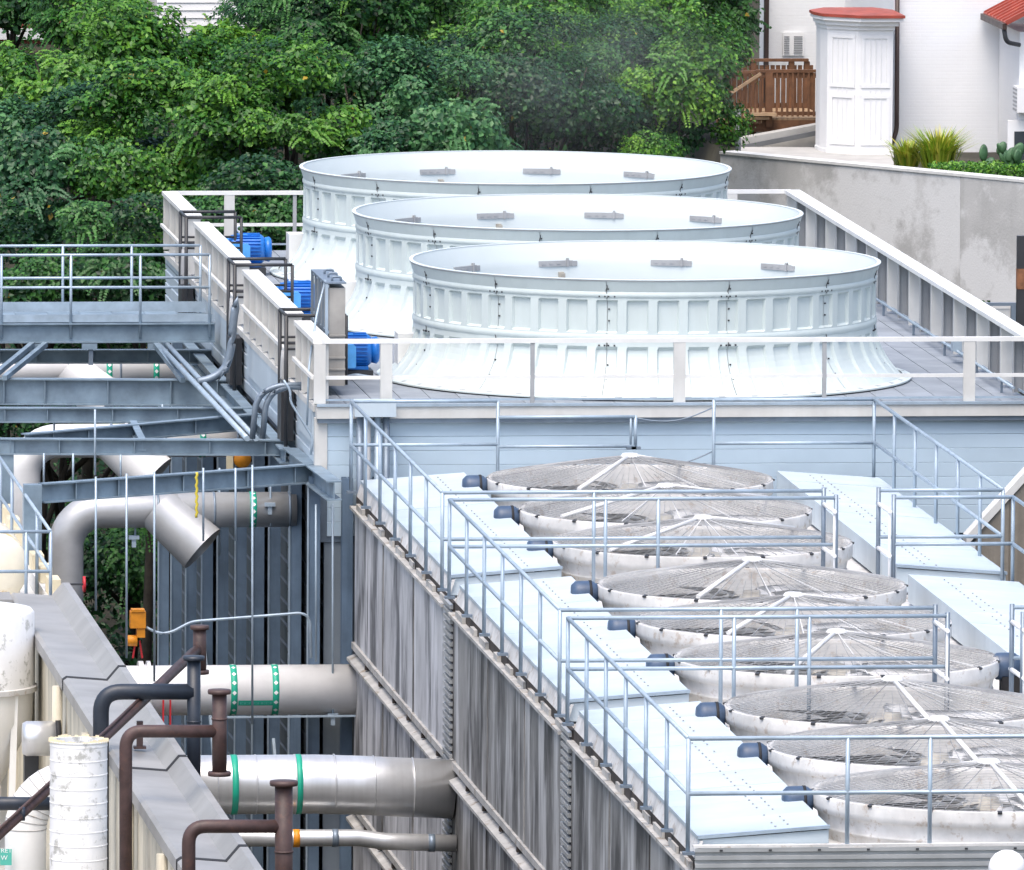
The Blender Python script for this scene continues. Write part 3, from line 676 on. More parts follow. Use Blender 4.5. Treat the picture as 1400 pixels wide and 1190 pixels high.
# ---------------------------------------------------------------- left annex with wide metal coping
ax = thing('annex_building', 'cream walled annex with flat white roof left of the pipe rack', 'building', (-9,0,0))
B().box(-15,-5.0,-9.4,13,0,11.28).build('wall', 'cream', ax)
B().box(-15,-5.02,-9.3,12.9,11.285,11.34).build('roof', 'roof_white', ax)
B().box(-5.12,-4.98,-8.5,13,11.345,11.62).build('kerb', 'roof_white', ax)
blk = mk(B().box(0,.2,0,.75,0,.26), 'cream_block', 'cream_block')
for i in range(9): inst('cream_block', blk, ax, (-5.1,-7.6+i*1.9,11.625))
B().prism([(-15,-9.95,11.70),(-15,-9.95,11.83),(-15,-9.1,11.86),(-15,-9.1,11.35),(-15,-9.38,11.35),(-15,-9.38,11.70)], (9.15,0,0)).build('coping', 'coping', ax)
pw = thing('parapet_wall', 'long cream stained wall capped with wide grey sheet metal coping', 'wall', (-5.4,-30,0))
B().box(-5.72,-4.98,-52,-9.42,0,11.68).build('wall', 'cream', pw)
YS = [-9.0,-20.9,-32.2,-42.3,-52]
prof = [(-5.84,11.62),(-5.84,11.80),(-5.78,11.84),(-5.16,11.79),(-4.98,12.0),(-4.87,12.0),(-4.87,11.62),(-4.95,11.62),(-4.95,11.7),(-5.76,11.7),(-5.76,11.62)]
for i in range(4):
    B().prism([(x,YS[i+1]+.03,z) for x,z in prof], (0,YS[i]-YS[i+1]-.06,0)).build('coping_sheet', 'coping', pw)
    if i: B().prism([(x*1.0,YS[i]-.05,z+.006) for x,z in prof], (0,.22,0)).build('coping_joint', 'caulk', pw)
B().box(-5.8,-5.72,-52,-9.5,7.8,8.0).build('wall_pipe', 'cream', pw)
for y in (-14,-20,-26,-34,-40): B().tube([(-5.86,y,5),(-5.86,y,11.6)], .08, 10).build('pilaster', 'cream', pw)
# roof railing of the annex
t = thing('roof_railing', 'galvanised pipe railing on the corner of the annex roof', 'railing', (-6,-8,11.4))
za, zm = 12.80, 12.15
for z in (za, zm):
    B().tube([(-9,-8.7,z),(-5.15,-8.7,z)], .028, 8).build('rail', 'galv_rail', t); B().tube([(-5.15,-8.7,z),(-5.15,6,z-.0)], .028, 8).build('rail', 'galv_rail', t)
for x, y in ((-5.15,-8.7),(-5.55,-8.7),(-8.2,-8.7),(-5.15,-5.6),(-5.15,-2.6),(-5.15,.4),(-5.15,3.2),(-5.15,6)): B().tube([(x,y,11.34),(x,y,za)], .028, 8).build('post', 'galv_rail', t)
t = thing('roof_tank', 'yellow stained white tank lying on the annex roof at the left edge', 'tank', (-6.6,-6,11.34))
p = at(-14,775,Y=-6.5)
B().lathe([(0,-1.0),(.35,-.98),(.58,-.85),(.62,-.7),(.62,1.2),(.5,1.35),(0,1.4)], (p.x,-6.0,11.34+.66), 32, 'y').build('shell', 'tank_yellow', t)
for y in (-6.5,-5.2): B().box(p.x-.5,p.x+.5,y-.06,y+.06,11.345,11.7).build('saddle', 'roof_white', t)
t = thing('hand_wheel', 'small red hand wheel at the end of the grey coping', 'valve', at(115,812,Y=-8.6))
p = at(115,799,Y=-8.6); B().lathe([(.10,-.02),(.13,-.02),(.13,.02),(.10,.02)], p, 20, 'x', closed=True).build('wheel', 'red', t)
B().bar((p.x,p.y,p.z-.12),(p.x,p.y,p.z+.12),.025,.025).build('spoke', 'red', t); B().bar((p.x-.3,p.y,p.z),(p.x+.05,p.y,p.z),.03,.03).build('stem', 'iron_dark', t)
# pump yard slab left of the parapet
struct(B().box(-18,-5.9,-56,-10,0,8.2).build('pump_yard', 'pavement'))

# ---------------------------------------------------------------- tanks and vent pipes in the foreground
t = thing('hopper_tank', 'white hopper tank with peeling paint and cone bottom at the left edge', 'tank', (-7.1,-14.5,8.2))
c = Vector((at(47,880,Y=-14.5).x-1.15, -14.5, 0))
zt, zb = at(20,833,Y=-14.5).z, at(20,940,Y=-14.5).z
B().lathe([(0,zt+.12),(.6,zt+.1),(1.1,zt+.02),(1.15,zt-.04),(1.15,zb+.05)], c, 48).build('drum', 'tank_white', t)
B().lathe([(1.15,zb+.06),(1.2,zb+.05),(1.2,zb-.03),(1.15,zb-.04)], c, 48, smooth=False).build('flange', 'ring_white', t)
B().lathe([(1.14,zb-.03),(1.12,zb-.5),(.45,zb-1.9),(.4,8.9)], c, 48).build('cone', 'tank_plain', t)
for a in (0,PI/2,PI,3*PI/2): B().bar((c.x+1.0*math.cos(a+.8),c.y+1.0*math.sin(a+.8),8.2),(c.x+1.1*math.cos(a+.8),c.y+1.1*math.sin(a+.8),zb),.1,.1).build('leg', 'tank_plain', t)
t = thing('vent_drum', 'open topped white ribbed drum with flaking paint beside the coping', 'tank', (-6.9,-38,8.2))
a, b = at(68,1020,Y=-38), at(147,1020,Y=-38); c = Vector(((a.x+b.x)/2,-38,0)); r_ = (b.x-a.x)/2; zt = at(107,1012,Y=-38).z
pr = []; z = 8.3
while z < zt-.12: pr += [(r_-.004,z),(r_-.004,z+.18),(r_+.001,z+.184),(r_+.001,z+.196)]; z += .2
dr = B().lathe(pr+[(r_-.004,zt-.02),(r_+.01,zt-.015),(r_+.01,zt),(r_-.03,zt),(r_-.03,zt-1.0)], c, 96, smooth=False).build('drum', 'tank_white', t)
q = B()
for i in range(48):
    a_ = i/48*2*PI; h = random.uniform(.0,.035); q.bar((c.x+(r_-.008)*math.cos(a_),c.y+(r_-.008)*math.sin(a_),zt-.02),(c.x+(r_-.008)*math.cos(a_),c.y+(r_-.008)*math.sin(a_),zt+.004+h),.05,.012)
stuff(q.build('ragged_rim', 'cream_block', dr))
t = thing('insulated_elbow', 'white insulated pipe elbow in mitred segments behind the ribbed drum', 'pipe', (-7.6,-33,8.2))
Y = -33; a = at(100,1070,Y=Y); b = at(35,1130,Y=Y); r_ = .30
rad_ = a.z-at(35,1133,Y=Y).z
elp = arc((b.x+rad_, Y, a.z-rad_), rad_, PI/2, PI, (1,0,0), (0,0,1), 9)
B().tube([(a.x+.1,Y,a.z)]+elp+[(b.x,Y,8.2)], r_, 32).build('jacket', 'tank_plain', t)
q = B()
for i, p in enumerate(elp):
    an = PI/2+(PI/2)*i/9; n_ = Vector((-math.sin(an),0,math.cos(an)))
    q.tube([p-n_*.008, p+n_*.008], r_+.006, 32)
stuff(q.build('seams', 'ledge', t))
lb = B().box(at(0,1157,Y=Y-.33).x, at(16,1157,Y=Y-.33).x, Y-.345, Y-.325, at(0,1179,Y=Y).z, at(0,1157,Y=Y).z).build('pipe_label', 'teal_pale', t)
for txt, py in (('RET',1166), ('W',1176)):
    cu = bpy.data.curves.new('lettering', 'FONT'); cu.body = txt; cu.size = .095; cu.extrude = .001
    o = bpy.data.objects.new('tmp', cu); C.objects.link(o); dg = bpy.context.evaluated_depsgraph_get()
    me = bpy.data.meshes.new_from_object(o.evaluated_get(dg)); bpy.data.objects.remove(o)
    me.materials.clear(); me.materials.append(M['white_paint'])
    l_ = bpy.data.objects.new('lettering', me); C.objects.link(l_); l_.parent = lb; p = at(1,py,Y=Y-.347)
    l_.rotation_euler = (R(90),0,0); l_.location = p-ORG[lb]
t = thing('steel_duct', 'shiny steel duct end between the hopper tank and cream wall', 'duct', (-6.6,-20,8.2))
p = at(38,1010,Y=-20)
B().lathe([(0,-.2),(.24,-.2),(.27,-.14),(.27,.35),(0,.35)], (p.x+.12,-20,p.z), 28, 'x').build('duct', 'jacket', t)
B().box(p.x-.02,p.x+.2,-19.6,-19.3,8.2,p.z-.25).build('leg', 'iron_dark', t)
B().lathe([(.27,.3),(.30,.3),(.30,.38),(.27,.38)], (p.x+.12,-20,p.z), 28, 'x', closed=True).build('collar', 'black', t)
def flange(parent, c, r, axis='z', mt='brown_pipe'):
    B().lathe([(0,-.03),(r*1.55,-.03),(r*1.6,0),(r*1.55,.03),(0,.03)], c, 24, axis).build('flange', mt, parent)
def vent(label, Y, path, r, v0, v1, rv, mt='brown_pipe', flg=(True,True)):
    t = thing('vent_pipe', label, 'pipe', at(*path[0],Y=Y))
    B().tube(bend([at(*p,Y=Y) for p in path], r*2.6, 8), r, 18).build('pipe', mt, t)
    a, b = at(*v0,Y=Y), at(*v1,Y=Y); B().tube([a,b], rv, 18).build('tee', mt, t)
    for fl, p in zip(flg,(a,b)):
        if fl: flange(t, p, rv, mt=mt)
    m_ = (a+b)/2; B().lathe([(rv,-.012),(rv+.01,-.012),(rv+.01,.012),(rv,.012)], m_+Vector((0,0,.2)), 18).build('weld_ring', mt, t)
    B().lathe([(r,-.03),(r+.012,-.03),(r+.012,.03),(r,.03)], at(*path[0],Y=Y)+Vector((0,0,1.2)), 18).build('clamp', 'galv_dark', t)
    return t
vent('brown vent pipe bending to a flanged tee over the middle of the coping', -36, [(172,1420),(172,1000),(300,1000)], .092, (300,946), (300,1058), .105)
vent('brown vent pipe bending to a tall flanged tee at the bottom edge', -54, [(258,1400),(258,1130),(388,1130)], .088, (388,1071), (388,1300), .115, flg=(True,False))
t = vent('navy blue pipe looping up from the coping to a thick upright', -30, [(138,1330),(138,946),(264,946)], .118, (265,900), (265,1110), .10, 'navy_pipe', (True,False))
t = thing('drain_line', 'long brown pipe rising diagonally across the tanks to a flanged top', 'pipe', at(0,1142,Y=-31.2))
B().tube([at(-60,1195,Y=-39.5), at(150,1002,Y=-31.5), at(271,887,Y=-27)], .072, 16).build('pipe', 'brown_pipe', t)
B().tube([at(-58,1186,Y=-39.6), at(150,994,Y=-31.6), at(262,888,Y=-27.1)], .022, 8).build('tracer', 'brown_pipe', t)
a, b = at(273,858,Y=-27), at(273,919,Y=-27); B().tube([a,b], .10, 18).build('upright', 'brown_pipe', t); flange(t, a, .09); flange(t, b, .09)
B().lathe([(.08,-.04),(.1,-.04),(.1,.04),(.08,.04)], at(30,1113,Y=-36.3), 16, 'x').build('clamp', 'navy_pipe', t)
tag(B().tube([at(-40,1099,Y=-34.3), at(78,1099,Y=-34.3)], .098, 18).build('branch_pipe', 'navy_pipe'), 'short navy pipe at the left edge in front of the white elbow', 'pipe')
B_ = thing('bracket_post', 'small brown bracket standing on the coping under the navy pipe', 'bracket', at(192,1025,Z=11.85))
p = at(191,1024,Z=11.84); B().box(p.x-.09,p.x+.09,p.y-.08,p.y+.08,11.845,11.88).build('foot', 'brown_pipe', B_); B().box(p.x-.045,p.x+.045,p.y-.045,p.y+.045,11.88,12.25).build('stem', 'brown_pipe', B_)
# ---------------------------------------------------------------- lower cooling tower: three weathered units
XL, XR = .60, 9.55
UN = [(-.62,-15.75), (-16.85,-32.45), (-33.5,-47.9)]
UL = ['lower cooling tower unit nearest the blue facade, pale grey weathered board wall', 'middle lower cooling tower unit with dark streaked board wall', 'nearest lower cooling tower unit with dark board wall, at the bottom of the view']
hp = [(0,0,12.75),(0,0,12.80),(1.76,0,12.93),(1.76,0,12.50),(1.73,0,12.50),(1.73,0,12.895)]
for k, (ya, yb) in enumerate(UN):
    u = thing('tower_unit', UL[k], 'cooling tower', (5.1,(ya+yb)/2,0), 'lower cooling tower units')
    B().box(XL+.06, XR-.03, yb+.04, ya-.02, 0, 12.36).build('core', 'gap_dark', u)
    nb = 3; bw = (ya-yb)/nb
    for zt_, zb_, mt in ((12.30,9.98,0),(9.72,7.25,0),(7.0,4.4,0),(4.2,.0,0)):
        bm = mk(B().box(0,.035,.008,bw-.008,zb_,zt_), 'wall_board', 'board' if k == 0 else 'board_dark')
        for i in range(nb):
            inst('wall_board', bm, u, (XL-.0+random.uniform(-.006,.006), yb+i*bw, 0))
            if i and zt_ > 5: B().box(XL-.02,XL+.0,yb+i*bw-.035,yb+i*bw+.035,zb_,zt_).build('joint_strip', 'board_dark', u)
    for zt_ in (9.98, 7.25, 4.4):
        B().prism([(XL-.13,yb,zt_-.25),(XL-.13,yb,zt_-.20),(XL+.03,yb,zt_-.14),(XL+.03,yb,zt_-.25)], (0,ya-yb,0)).build('ledge', 'ledge', u)
        B().box(XL-.05,XL+.02,yb,ya,zt_-.05,zt_+.06).build('ledge_strip', 'ledge', u)
        nc = 6
        for i in range(nc): y = yb+.8+i*(ya-yb-1)/nc; B().box(XL-.06,XL+.0,y,y+.12,zt_-.135,zt_-.06).build('cleat', 'gap_dark', u)
    # eaves: ledge, pale fascia strip, brackets
    B().box(XL-.09, XL+.05, yb, ya, 12.31, 12.36).build('eaves_ledge', 'ledge', u)
    B().box(XL+.02, XL+.055, yb+.02, ya-.02, 12.362, 12.52).build('eaves_void_shade', 'gap_dark', u)  # near-black strip painting the shade in the open eaves gaps
    B().prism([(XL+.02,yb+.01,12.50),(XL+.10,yb+.01,12.745),(XL+.14,yb+.01,12.745),(XL+.06,yb+.01,12.50)], (0,ya-yb-.02,0)).build('eaves_fascia', 'ring_white', u)
    for i in range(9):
        y = yb+.1+i*(ya-yb-.1)/9; B().box(XL-.03+random.uniform(-.02,.02), XL+.015, y, y+.8+random.uniform(-.35,.3), 12.363, 12.46).build('eaves_block', 'ledge', u)
    B().box(XL+.06, XR-.05, yb+.02, ya-.02, 12.365, 12.45).build('roof_deck', 'ring_white', u)
    # metal hoods either side of the fans
    ns = 9; hw = (ya-yb-.25)/ns
    for side, xo in (('l', XL+.08), ('r', 7.78)):
        hpp = hp if side == 'l' else [(1.76-x,y,z) for x,y,z in hp]
        hm = mk(B().prism(hpp, (0,hw-.006,0)), 'hood_sheet', 'hood_white')
        for i in range(ns): inst('hood_sheet', hm, u, (xo, yb+.12+i*hw, random.uniform(-.003,.003)))
        B().prism([(x+xo,yb+.10,z-.03) for x,y,z in ([(0,0,12.52),(0,0,12.78),(1.75,0,12.91),(1.75,0,12.52)] if side=='l' else [(0,0,12.52),(0,0,12.91),(1.75,0,12.78),(1.75,0,12.52)])], (0,.018,0)).build('hood_end', 'hood_white', u)
        B().prism([(x+xo,yb+.055,z) for x,y,z in ([(-.01,0,12.77),(-.01,0,12.815),(1.77,0,12.945),(1.77,0,12.90)] if side=='l' else [(-.01,0,12.90),(-.01,0,12.945),(1.77,0,12.815),(1.77,0,12.77)])], (0,.06,0)).build('hood_lip', 'galv_rail', u)
        q = B(); n_ = 34
        for i in range(n_):
            y = yb+.4+i*(ya-yb-.8)/n_
            for dx, ph in ((1.08,0),(1.26,.12)):
                x = dx if side == 'l' else 1.76-dx; z = 12.80+.13*(dx/1.76)+.008
                if random.random() < .85: q.box(xo+x-.012,xo+x+.012,y+ph,y+ph+.045,z-.004,z+.011)
        stuff(q.build('hood_screws', 'frp_grey', u))
    if k < 2:   # ribbed filler sheet in the gap to the next unit
        y0, y1 = UN[k+1][0]+.03, yb-.03
        B().box(XL+.0,XL+.05,y0,y1,2,12.5).build('filler_backing', 'gap_dark', u)  # near-black backing paints the shade between the slats
        sl_ = mk(B().prism([(-.05,0,0),(-.05,0,.06),(0,0,.07),(0,0,0)], (0,y1-y0,0)), 'filler_slat', 'corrugated')
        for i in range(76): inst('filler_slat', sl_, u, (XL-.002,y0,12.40-i*.118))
        B().box(XL+.06,XR-.1,UN[k+1][0]-.05,yb+.0,12.0,12.40).build('gap_cover', 'ring_white', u)
    else:       # front wall: horizontal ribbed siding
        q = B(); z = 12.66; pts = []
        while z > 9.5: pts += [(-.05,z),(-.05,z-.05),(-.01,z-.06),(-.01,z-.095)]; z -= .105
        n_ = len(pts); q.v = [(x,yb-.02+p[0],p[1]) for x in (XL+.02,XR) for p in pts]
        q.f = [(i,i+1,n_+i+1,n_+i) for i in range(n_-1)]; q.sm = [False]*len(q.f); q.build('siding', 'corrugated', u)
        B().box(XL+.0,XR,yb-.06,yb+.06,12.665,12.70).build('siding_cap', 'ring_white', u)
        q = B()
        for i in range(14): q.box(XL+.35+i*.66,XL+.39+i*.66,yb-.085,yb-.069,12.62,12.645)
        stuff(q.build('siding_screws', 'iron_dark', u))
# ---------------------------------------------------------------- nine caged fans
FR = 2.40
ringm = mk(B().lathe([(2.28,12.45),(2.30,12.58),(2.325,12.59),(2.325,12.62),(2.305,12.63),(2.34,12.80),(2.345,12.805),(2.40,12.82),(2.41,12.90),(2.405,13.03),(2.40,13.045),(2.33,13.045),(2.325,12.98),(2.29,12.82),(2.24,12.45)], n=96), 'ring', 'ring_white')
throat = mk(B().lathe([(0,12.52),(2.25,12.52)], n=48), 'throat', 'throat')  # near-black disc painted in for the dark depth inside the ring
def gz(r_): t = r_/FR; return 13.055 + .38*(1-t)**.92
q = B()
def wire(p, w=.0075): q.tube(p, w, 3, caps=False)
for i in range(28):
    r_ = .30+i*(FR-.32)/27
    n_ = 72; wire([(r_*math.cos(a),r_*math.sin(a),gz(r_)) for a in [2*PI*j/n_ for j in range(n_+1)]], .0042)
for i in range(96):
    a = 2*PI*i/96; r0 = .13 if i%6 == 0 else (.8 if i%2 == 0 else 1.3)
    wire([(r_*math.cos(a),r_*math.sin(a),gz(r_)+.008) for r_ in (r0,(r0+FR)/2,FR)], .008 if i%6 == 0 else .0045)
guard = mk(q, 'wire_guard', 'wire')
apex = mk(B().lathe([(0,13.47),(.12,13.47),(.16,13.43),(.16,13.40),(0,13.40)], n=20), 'guard_cap', 'strut_white')
strut = mk(B().tube([(0,0,13.44),(2.34,0,13.08)], .036, 10), 'strut', 'strut_white')
rib = mk(B().bar((0,0,13.43),(2.34,0,13.075), .012, .016), 'guard_rib', 'strut_white')
bl = B()
NBL = 10
prof_b = [(.35,-.10,.10,.10),(.7,-.20,.17,.12),(1.5,-.24,.22,.07),(2.2,-.2,.22,.02)]
for r_, y0, y1, tw in prof_b:
    bl.v += [(r_,y0,12.80-tw),(r_,0,12.815),(r_,y1,12.80+tw),(r_,0,12.785)]
for i in range(3):
    for j in range(4): bl.f.append((i*4+j,i*4+(j+1)%4,(i+1)*4+(j+1)%4,(i+1)*4+j)); bl.sm.append(True)
bl.f.append((12,13,14,15)); bl.sm.append(False)
blade = mk(bl, 'blade', 'blade')
hubm = mk(B().lathe([(0,12.95),(.12,12.95),(.14,12.93),(.14,12.88),(.30,12.86),(.38,12.82),(.38,12.74),(0,12.72)], n=24), 'hub', 'hub')
capm = mk(B().lathe([(0,13.06),(.09,13.06),(.10,13.0),(.07,12.96),(.07,12.93)], n=16), 'hub_bolt', 'hub')
clips = B()
for i in range(16):
    a = 2*PI*(i+.3)/16; clips.bar((2.37*math.cos(a),2.37*math.sin(a),13.05),(2.43*math.cos(a),2.43*math.sin(a),13.03),.06,.03)
clipm = mk(clips, 'guard_clips', 'iron_dark')
FY = [-3.05,-8.05,-13.05,-19.35,-24.35,-29.3,-35.35,-40.15,-45.0]
ORD = ['farthest','second','third','fourth','fifth','sixth','seventh','eighth','nearest']
FL = ['wire caged roof fan right against the blue facade, farthest of nine', 'wire caged roof fan second from the blue facade', 'wire caged roof fan third from the blue facade',
      'wire caged roof fan fourth from the facade, clear view with hub showing', 'wire caged roof fan fifth from the facade, just behind double handrails', 'wire caged roof fan sixth from the facade, below the middle handrails',
      'wire caged roof fan seventh from the facade, right in front of the middle handrails', 'wire caged roof fan eighth from the facade, second nearest', 'wire caged roof fan nearest the camera above the ribbed siding']
mlx = B().lathe([(0,-.30),(.14,-.29),(.2,-.23),(.205,-.16),(.205,.02),(.19,.06),(.17,.08),(.16,.11),(0,.12)], (0,0,0), 24, 'x')
mat('motor_navy', (.05,.085,.15), .45, var=.15, scale=5)
mend = mk(mlx, 'housing', 'motor_navy'); mfoot = mk(B().box(-.16,.12,-.16,.16,-.44,-.14), 'foot', 'black'); mcol = mk(B().lathe([(.205,-.02),(.213,-.02),(.213,.02),(.205,.02)], (0,0,0), 24, 'x', closed=True), 'collar', 'black')
for k, y in enumerate(FY):
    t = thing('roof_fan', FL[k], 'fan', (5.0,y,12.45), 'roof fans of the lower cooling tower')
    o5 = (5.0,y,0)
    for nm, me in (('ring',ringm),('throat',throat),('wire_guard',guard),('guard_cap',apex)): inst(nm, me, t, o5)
    stuff(inst('guard_clips', clipm, t, o5, rotz=random.random()))
    sa = R(-118 if k in (0,3) else (-84 if k >= 6 else -150+k*7))
    inst('strut', strut, t, o5, rotz=sa); inst('strut', strut, t, o5, rotz=sa+PI)
    for j in range(3): inst('guard_rib', rib, t, o5, rotz=sa+.5+j*.42)
    h = inst('hub', hubm, t, o5); inst('hub_bolt', capm, h, o5)
    b0 = random.random()
    for j in range(7): inst('blade', blade, t, o5, rotz=b0+j*2*PI/7)
    mt_ = thing('gear_motor', 'dark navy motor end at the left of the %s caged fan%s' % (ORD[k], ' from the facade' if 0 < k < 8 else ''), 'motor', (2.5,y+.1,12.45), 'motor ends beside the fans')
    inst('housing', mend, mt_, (2.48,y+.1,12.90)); inst('foot', mfoot, mt_, (2.48,y+.1,12.90)); inst('collar', mcol, mt_, (2.48,y+.1,12.90))
t = thing('gear_motor', 'dark motor end at the right of the sixth caged fan', 'motor', (7.55,FY[5],12.45), 'motor ends beside the fans')
inst('housing', mend, t, (7.62,FY[5],12.90)); inst('foot', mfoot, t, (7.62,FY[5],12.90))

# ---------------------------------------------------------------- galvanised railings on the lower tower
ZT, ZM, ZB = 14.13, 13.39, 12.60
def run(t, a, b, z=(ZT,ZM), r=.03):
    for zz in z: B().tube([(*a,zz),(*b,zz)], r, 8).build('rail', 'galv_rail', t)
def post(t, x, y, zb=ZB, zt=ZT, r=.03, mt='galv_rail', ft=True):
    o = B().tube([(x,y,zb),(x,y,zt)], r, 8).build('post', mt, t)
    if ft: B().box(x-.07,x+.09,y-.06,y+.06,zb-.03,zb+.01).build('foot', 'galv_dark', o)
RX = .53; RL = [('galvanised pipe railing round the unit nearest the blue facade',0), ('galvanised pipe railing round the middle fan unit',1), ('galvanised pipe railing round the nearest fan unit',2)]
def xp(px, Y): return at(px, 700, Y=Y).x
rails = []
for lab, k in RL:
    ya, yb = UN[k]; ya += 0; t = thing('pipe_railing', lab, 'railing', (3,(ya+yb)/2,ZB), 'railings of the lower tower'); rails.append(t)
    run(t, (RX,ya), (RX,yb)); n_ = 6
    for i in range(n_+1): post(t, RX, ya+(yb-ya)*i/n_)
    RXR = 9.46
    run(t, (RXR,ya), (RXR,yb))
    for i in range(n_+1): post(t, RXR, ya+(yb-ya)*i/n_)
    # cross rails, each with a gap near the right
    def cross(y, xe, xs_, posts, g=True):
        run(t, (RX,y), (xe,y)); post(t, xe, y, 12.4, ZT+.05, .036, 'galv_dark', False)
        run(t, (xs_,y), (RXR,y)); post(t, xs_, y, 12.4, ZT+.05, .036, 'galv_dark', False)
        for x in posts: post(t, x, y, 12.42, ft=True)
    if k == 0:
        xa, xb_ = xp(868,ya), xp(975,ya)
        run(t, (RX,ya), (xp(680,ya),ya)); run(t, (xp(680,ya),ya), (xa,ya), (ZT-.28,ZM-.04)); run(t, (xb_,ya), (RXR,ya))
        for x in (xp(680,ya),xb_): post(t, x, ya, 12.42)
        post(t, xa, ya, ZM-.06, ZT-.26); post(t, xa-.08, ya, ZM-.06, ZT-.26, .02)
        ch = [(xa+(xb_-xa)*i/10, ya, (ZT-.3)+.18*i/10-.14*math.sin(PI*i/10)) for i in range(11)]
        B().tube(ch, .012, 6).build('gap_chain', 'galv_dark', t); ch = [(x,y,z-.75) for x,y,z in ch]; B().tube(ch, .012, 6).build('gap_chain', 'galv_dark', t)
    else: cross(ya, xp((1143,1297)[k-1],ya), xp((1222,1400)[k-1],ya), [xp(p,ya) for p in ((828,900),(1005,1108))[k-1]])
    if k < 2: cross(yb, xp((1126,1280)[k],yb), xp((1201,1385)[k],yb), [xp(p,yb) for p in ((812,),(987,1091))[k]])
    else:
        run(t, (RX,yb), (RXR,yb))
        for px in (1162,1275): x = xp(px,yb); post(t, x, yb, 12.68, ft=False)
# white link chains between neighbouring gate posts
for k in (0, 1):
    y0, y1 = UN[k][1], UN[k+1][0]
    for j, x in enumerate((xp((1201,1385)[k],y0), xp((1126,1280)[k],y0)+.0)):
        t = thing('gate_link', 'white tube link joining the railing gap posts, %s of the %s gangway' % (('right','left')[j], ('far','near')[k]), 'link', (x,(y0+y1)/2,12.5))
        for z in (13.92, 13.22): B().tube([(x,y0+.1,z),(x+.02,y1-.1,z)], .035, 8).build('bar', 'white_paint', t)
        B().tube([(x+.02,y1-.05,12.45),(x+.02,y1-.05,13.95)], .02, 6).build('stay', 'white_paint', t)
# ---------------------------------------------------------------- right side: wing wall, lamp dome
t = thing('wing_wall', 'board marked concrete wing wall with sloping pale coping at the right edge', 'wall', (12,-6,0))
a = at(1334,728,Y=-6); b = at(1404,652,Y=-6); s_ = (b.z-a.z)/(b.x-a.x)
B().prism([(a.x,-6,0),(a.x+5,-6,0),(a.x+5,-6,a.z+s_*5),(a.x,-6,a.z)], (0,.3,0)).build('wall', 'concrete_board', t)
B().prism([(a.x-.16,-6.06,a.z-.16*s_-.05),(a.x-.16,-6.06,a.z-.16*s_+.12),(a.x+5,-6.06,a.z+s_*5+.18),(a.x+5,-6.06,a.z+s_*5+.02)], (0,.42,0)).build('coping', 'coping_light', t)
B().box(a.x-.16,a.x-.01,-6.05,-5.7,0,a.z-.2).build('end_pier', 'coping_light', t)
bw = .55
for i in range(8):
    x = a.x+.03+i*bw; B().prism([(x,-6.02,4),(x+bw-.03,-6.02,4),(x+bw-.03,-6.02,a.z+s_*(x+bw-.03-a.x)-.06),(x,-6.02,a.z+s_*(x-a.x)-.06)], (0,.018,0)).build('board_face', 'concrete_board', t)
t = thing('roof_vent', 'white domed roof vent at the bottom right before the ribbed siding', 'vent', (at(1376,1190,Y=-49.5).x,-49.5,9))
c = at(1377,1190,Y=-49.5)
B().lathe([(0,.27),(.08,.262),(.16,.22),(.22,.15),(.25,.05),(.25,-.04),(.2,-.1),(.13,-.12)], c, 32).build('dome', 'house_trim', t)
B().tube([(c.x,c.y,9),(c.x,c.y,c.z-.1)], .12, 16).build('pipe', 'galv_rail', t)
# ---------------------------------------------------------------- retaining wall and terrace
rw = thing('retaining_wall', 'patched grey concrete retaining wall below the white house', 'wall', (17,46,8))
ZW = 14.55
a = at(985,207,Z=ZW); b = at(1400,246,Z=ZW); d = (b-a).normalized(); n_ = Vector((d.y,-d.x,0)); b = b+d*8
def wslab(u0, u1, z0, z1, out, th, nm, mt):
    p, q_ = a+(b-a)*u0, a+(b-a)*u1
    return B().prism([(p.x+n_.x*out,p.y+n_.y*out,z0),(q_.x+n_.x*out,q_.y+n_.y*out,z0),(q_.x+n_.x*out,q_.y+n_.y*out,z1),(p.x+n_.x*out,p.y+n_.y*out,z1)], (-n_.x*th,-n_.y*th,0)).build(nm, mt, rw)
Lw = (b-a).length; um = (at(1275,240,Z=ZW)-a).length/Lw
wslab(0, um-.0006, 5, ZW-.06, 0, .35, 'wall_section', 'concrete'); wslab(um+.0006, 1, 5, ZW-.06, .012, .35, 'wall_section', 'concrete')
wslab(0, 1, ZW-.055, ZW, .03, .42, 'coping', 'coping_light')
t = thing('steel_post', 'rusty dark steel post at the right edge before the retaining wall', 'post', at(1395,440,Y=20))
p = at(1396,330,Y=20); B().box(p.x-.07,p.x+.09,19.95,20.1,11,p.z+.1).build('shaft', 'iron_dark', t); B().box(p.x-.075,p.x+.095,19.94,20.11,at(0,400,Y=20).z,at(0,372,Y=20).z).build('rust_collar', 'rust', t)
t = thing('utility_frame', 'grey steel frame low before the retaining wall at the right edge', 'frame', at(1365,450,Y=24))
p0, p1 = at(1342,414,Y=24), at(1388,470,Y=24)
B().box(p0.x,p1.x,23.95,24.05,p0.z-.06,p0.z).build('header', 'galv_dark', t); B().box(p1.x-.09,p1.x,23.95,24.05,11,p0.z-.061).build('post', 'galv_dark', t); B().box(p0.x,p0.x+.09,23.95,24.05,11,p0.z-.061).build('post', 'galv_dark', t)
B().box(p0.x+.1,p1.x-.1,24.0,24.03,11.4,p0.z-.12).build('panel', 'coping_light', t)

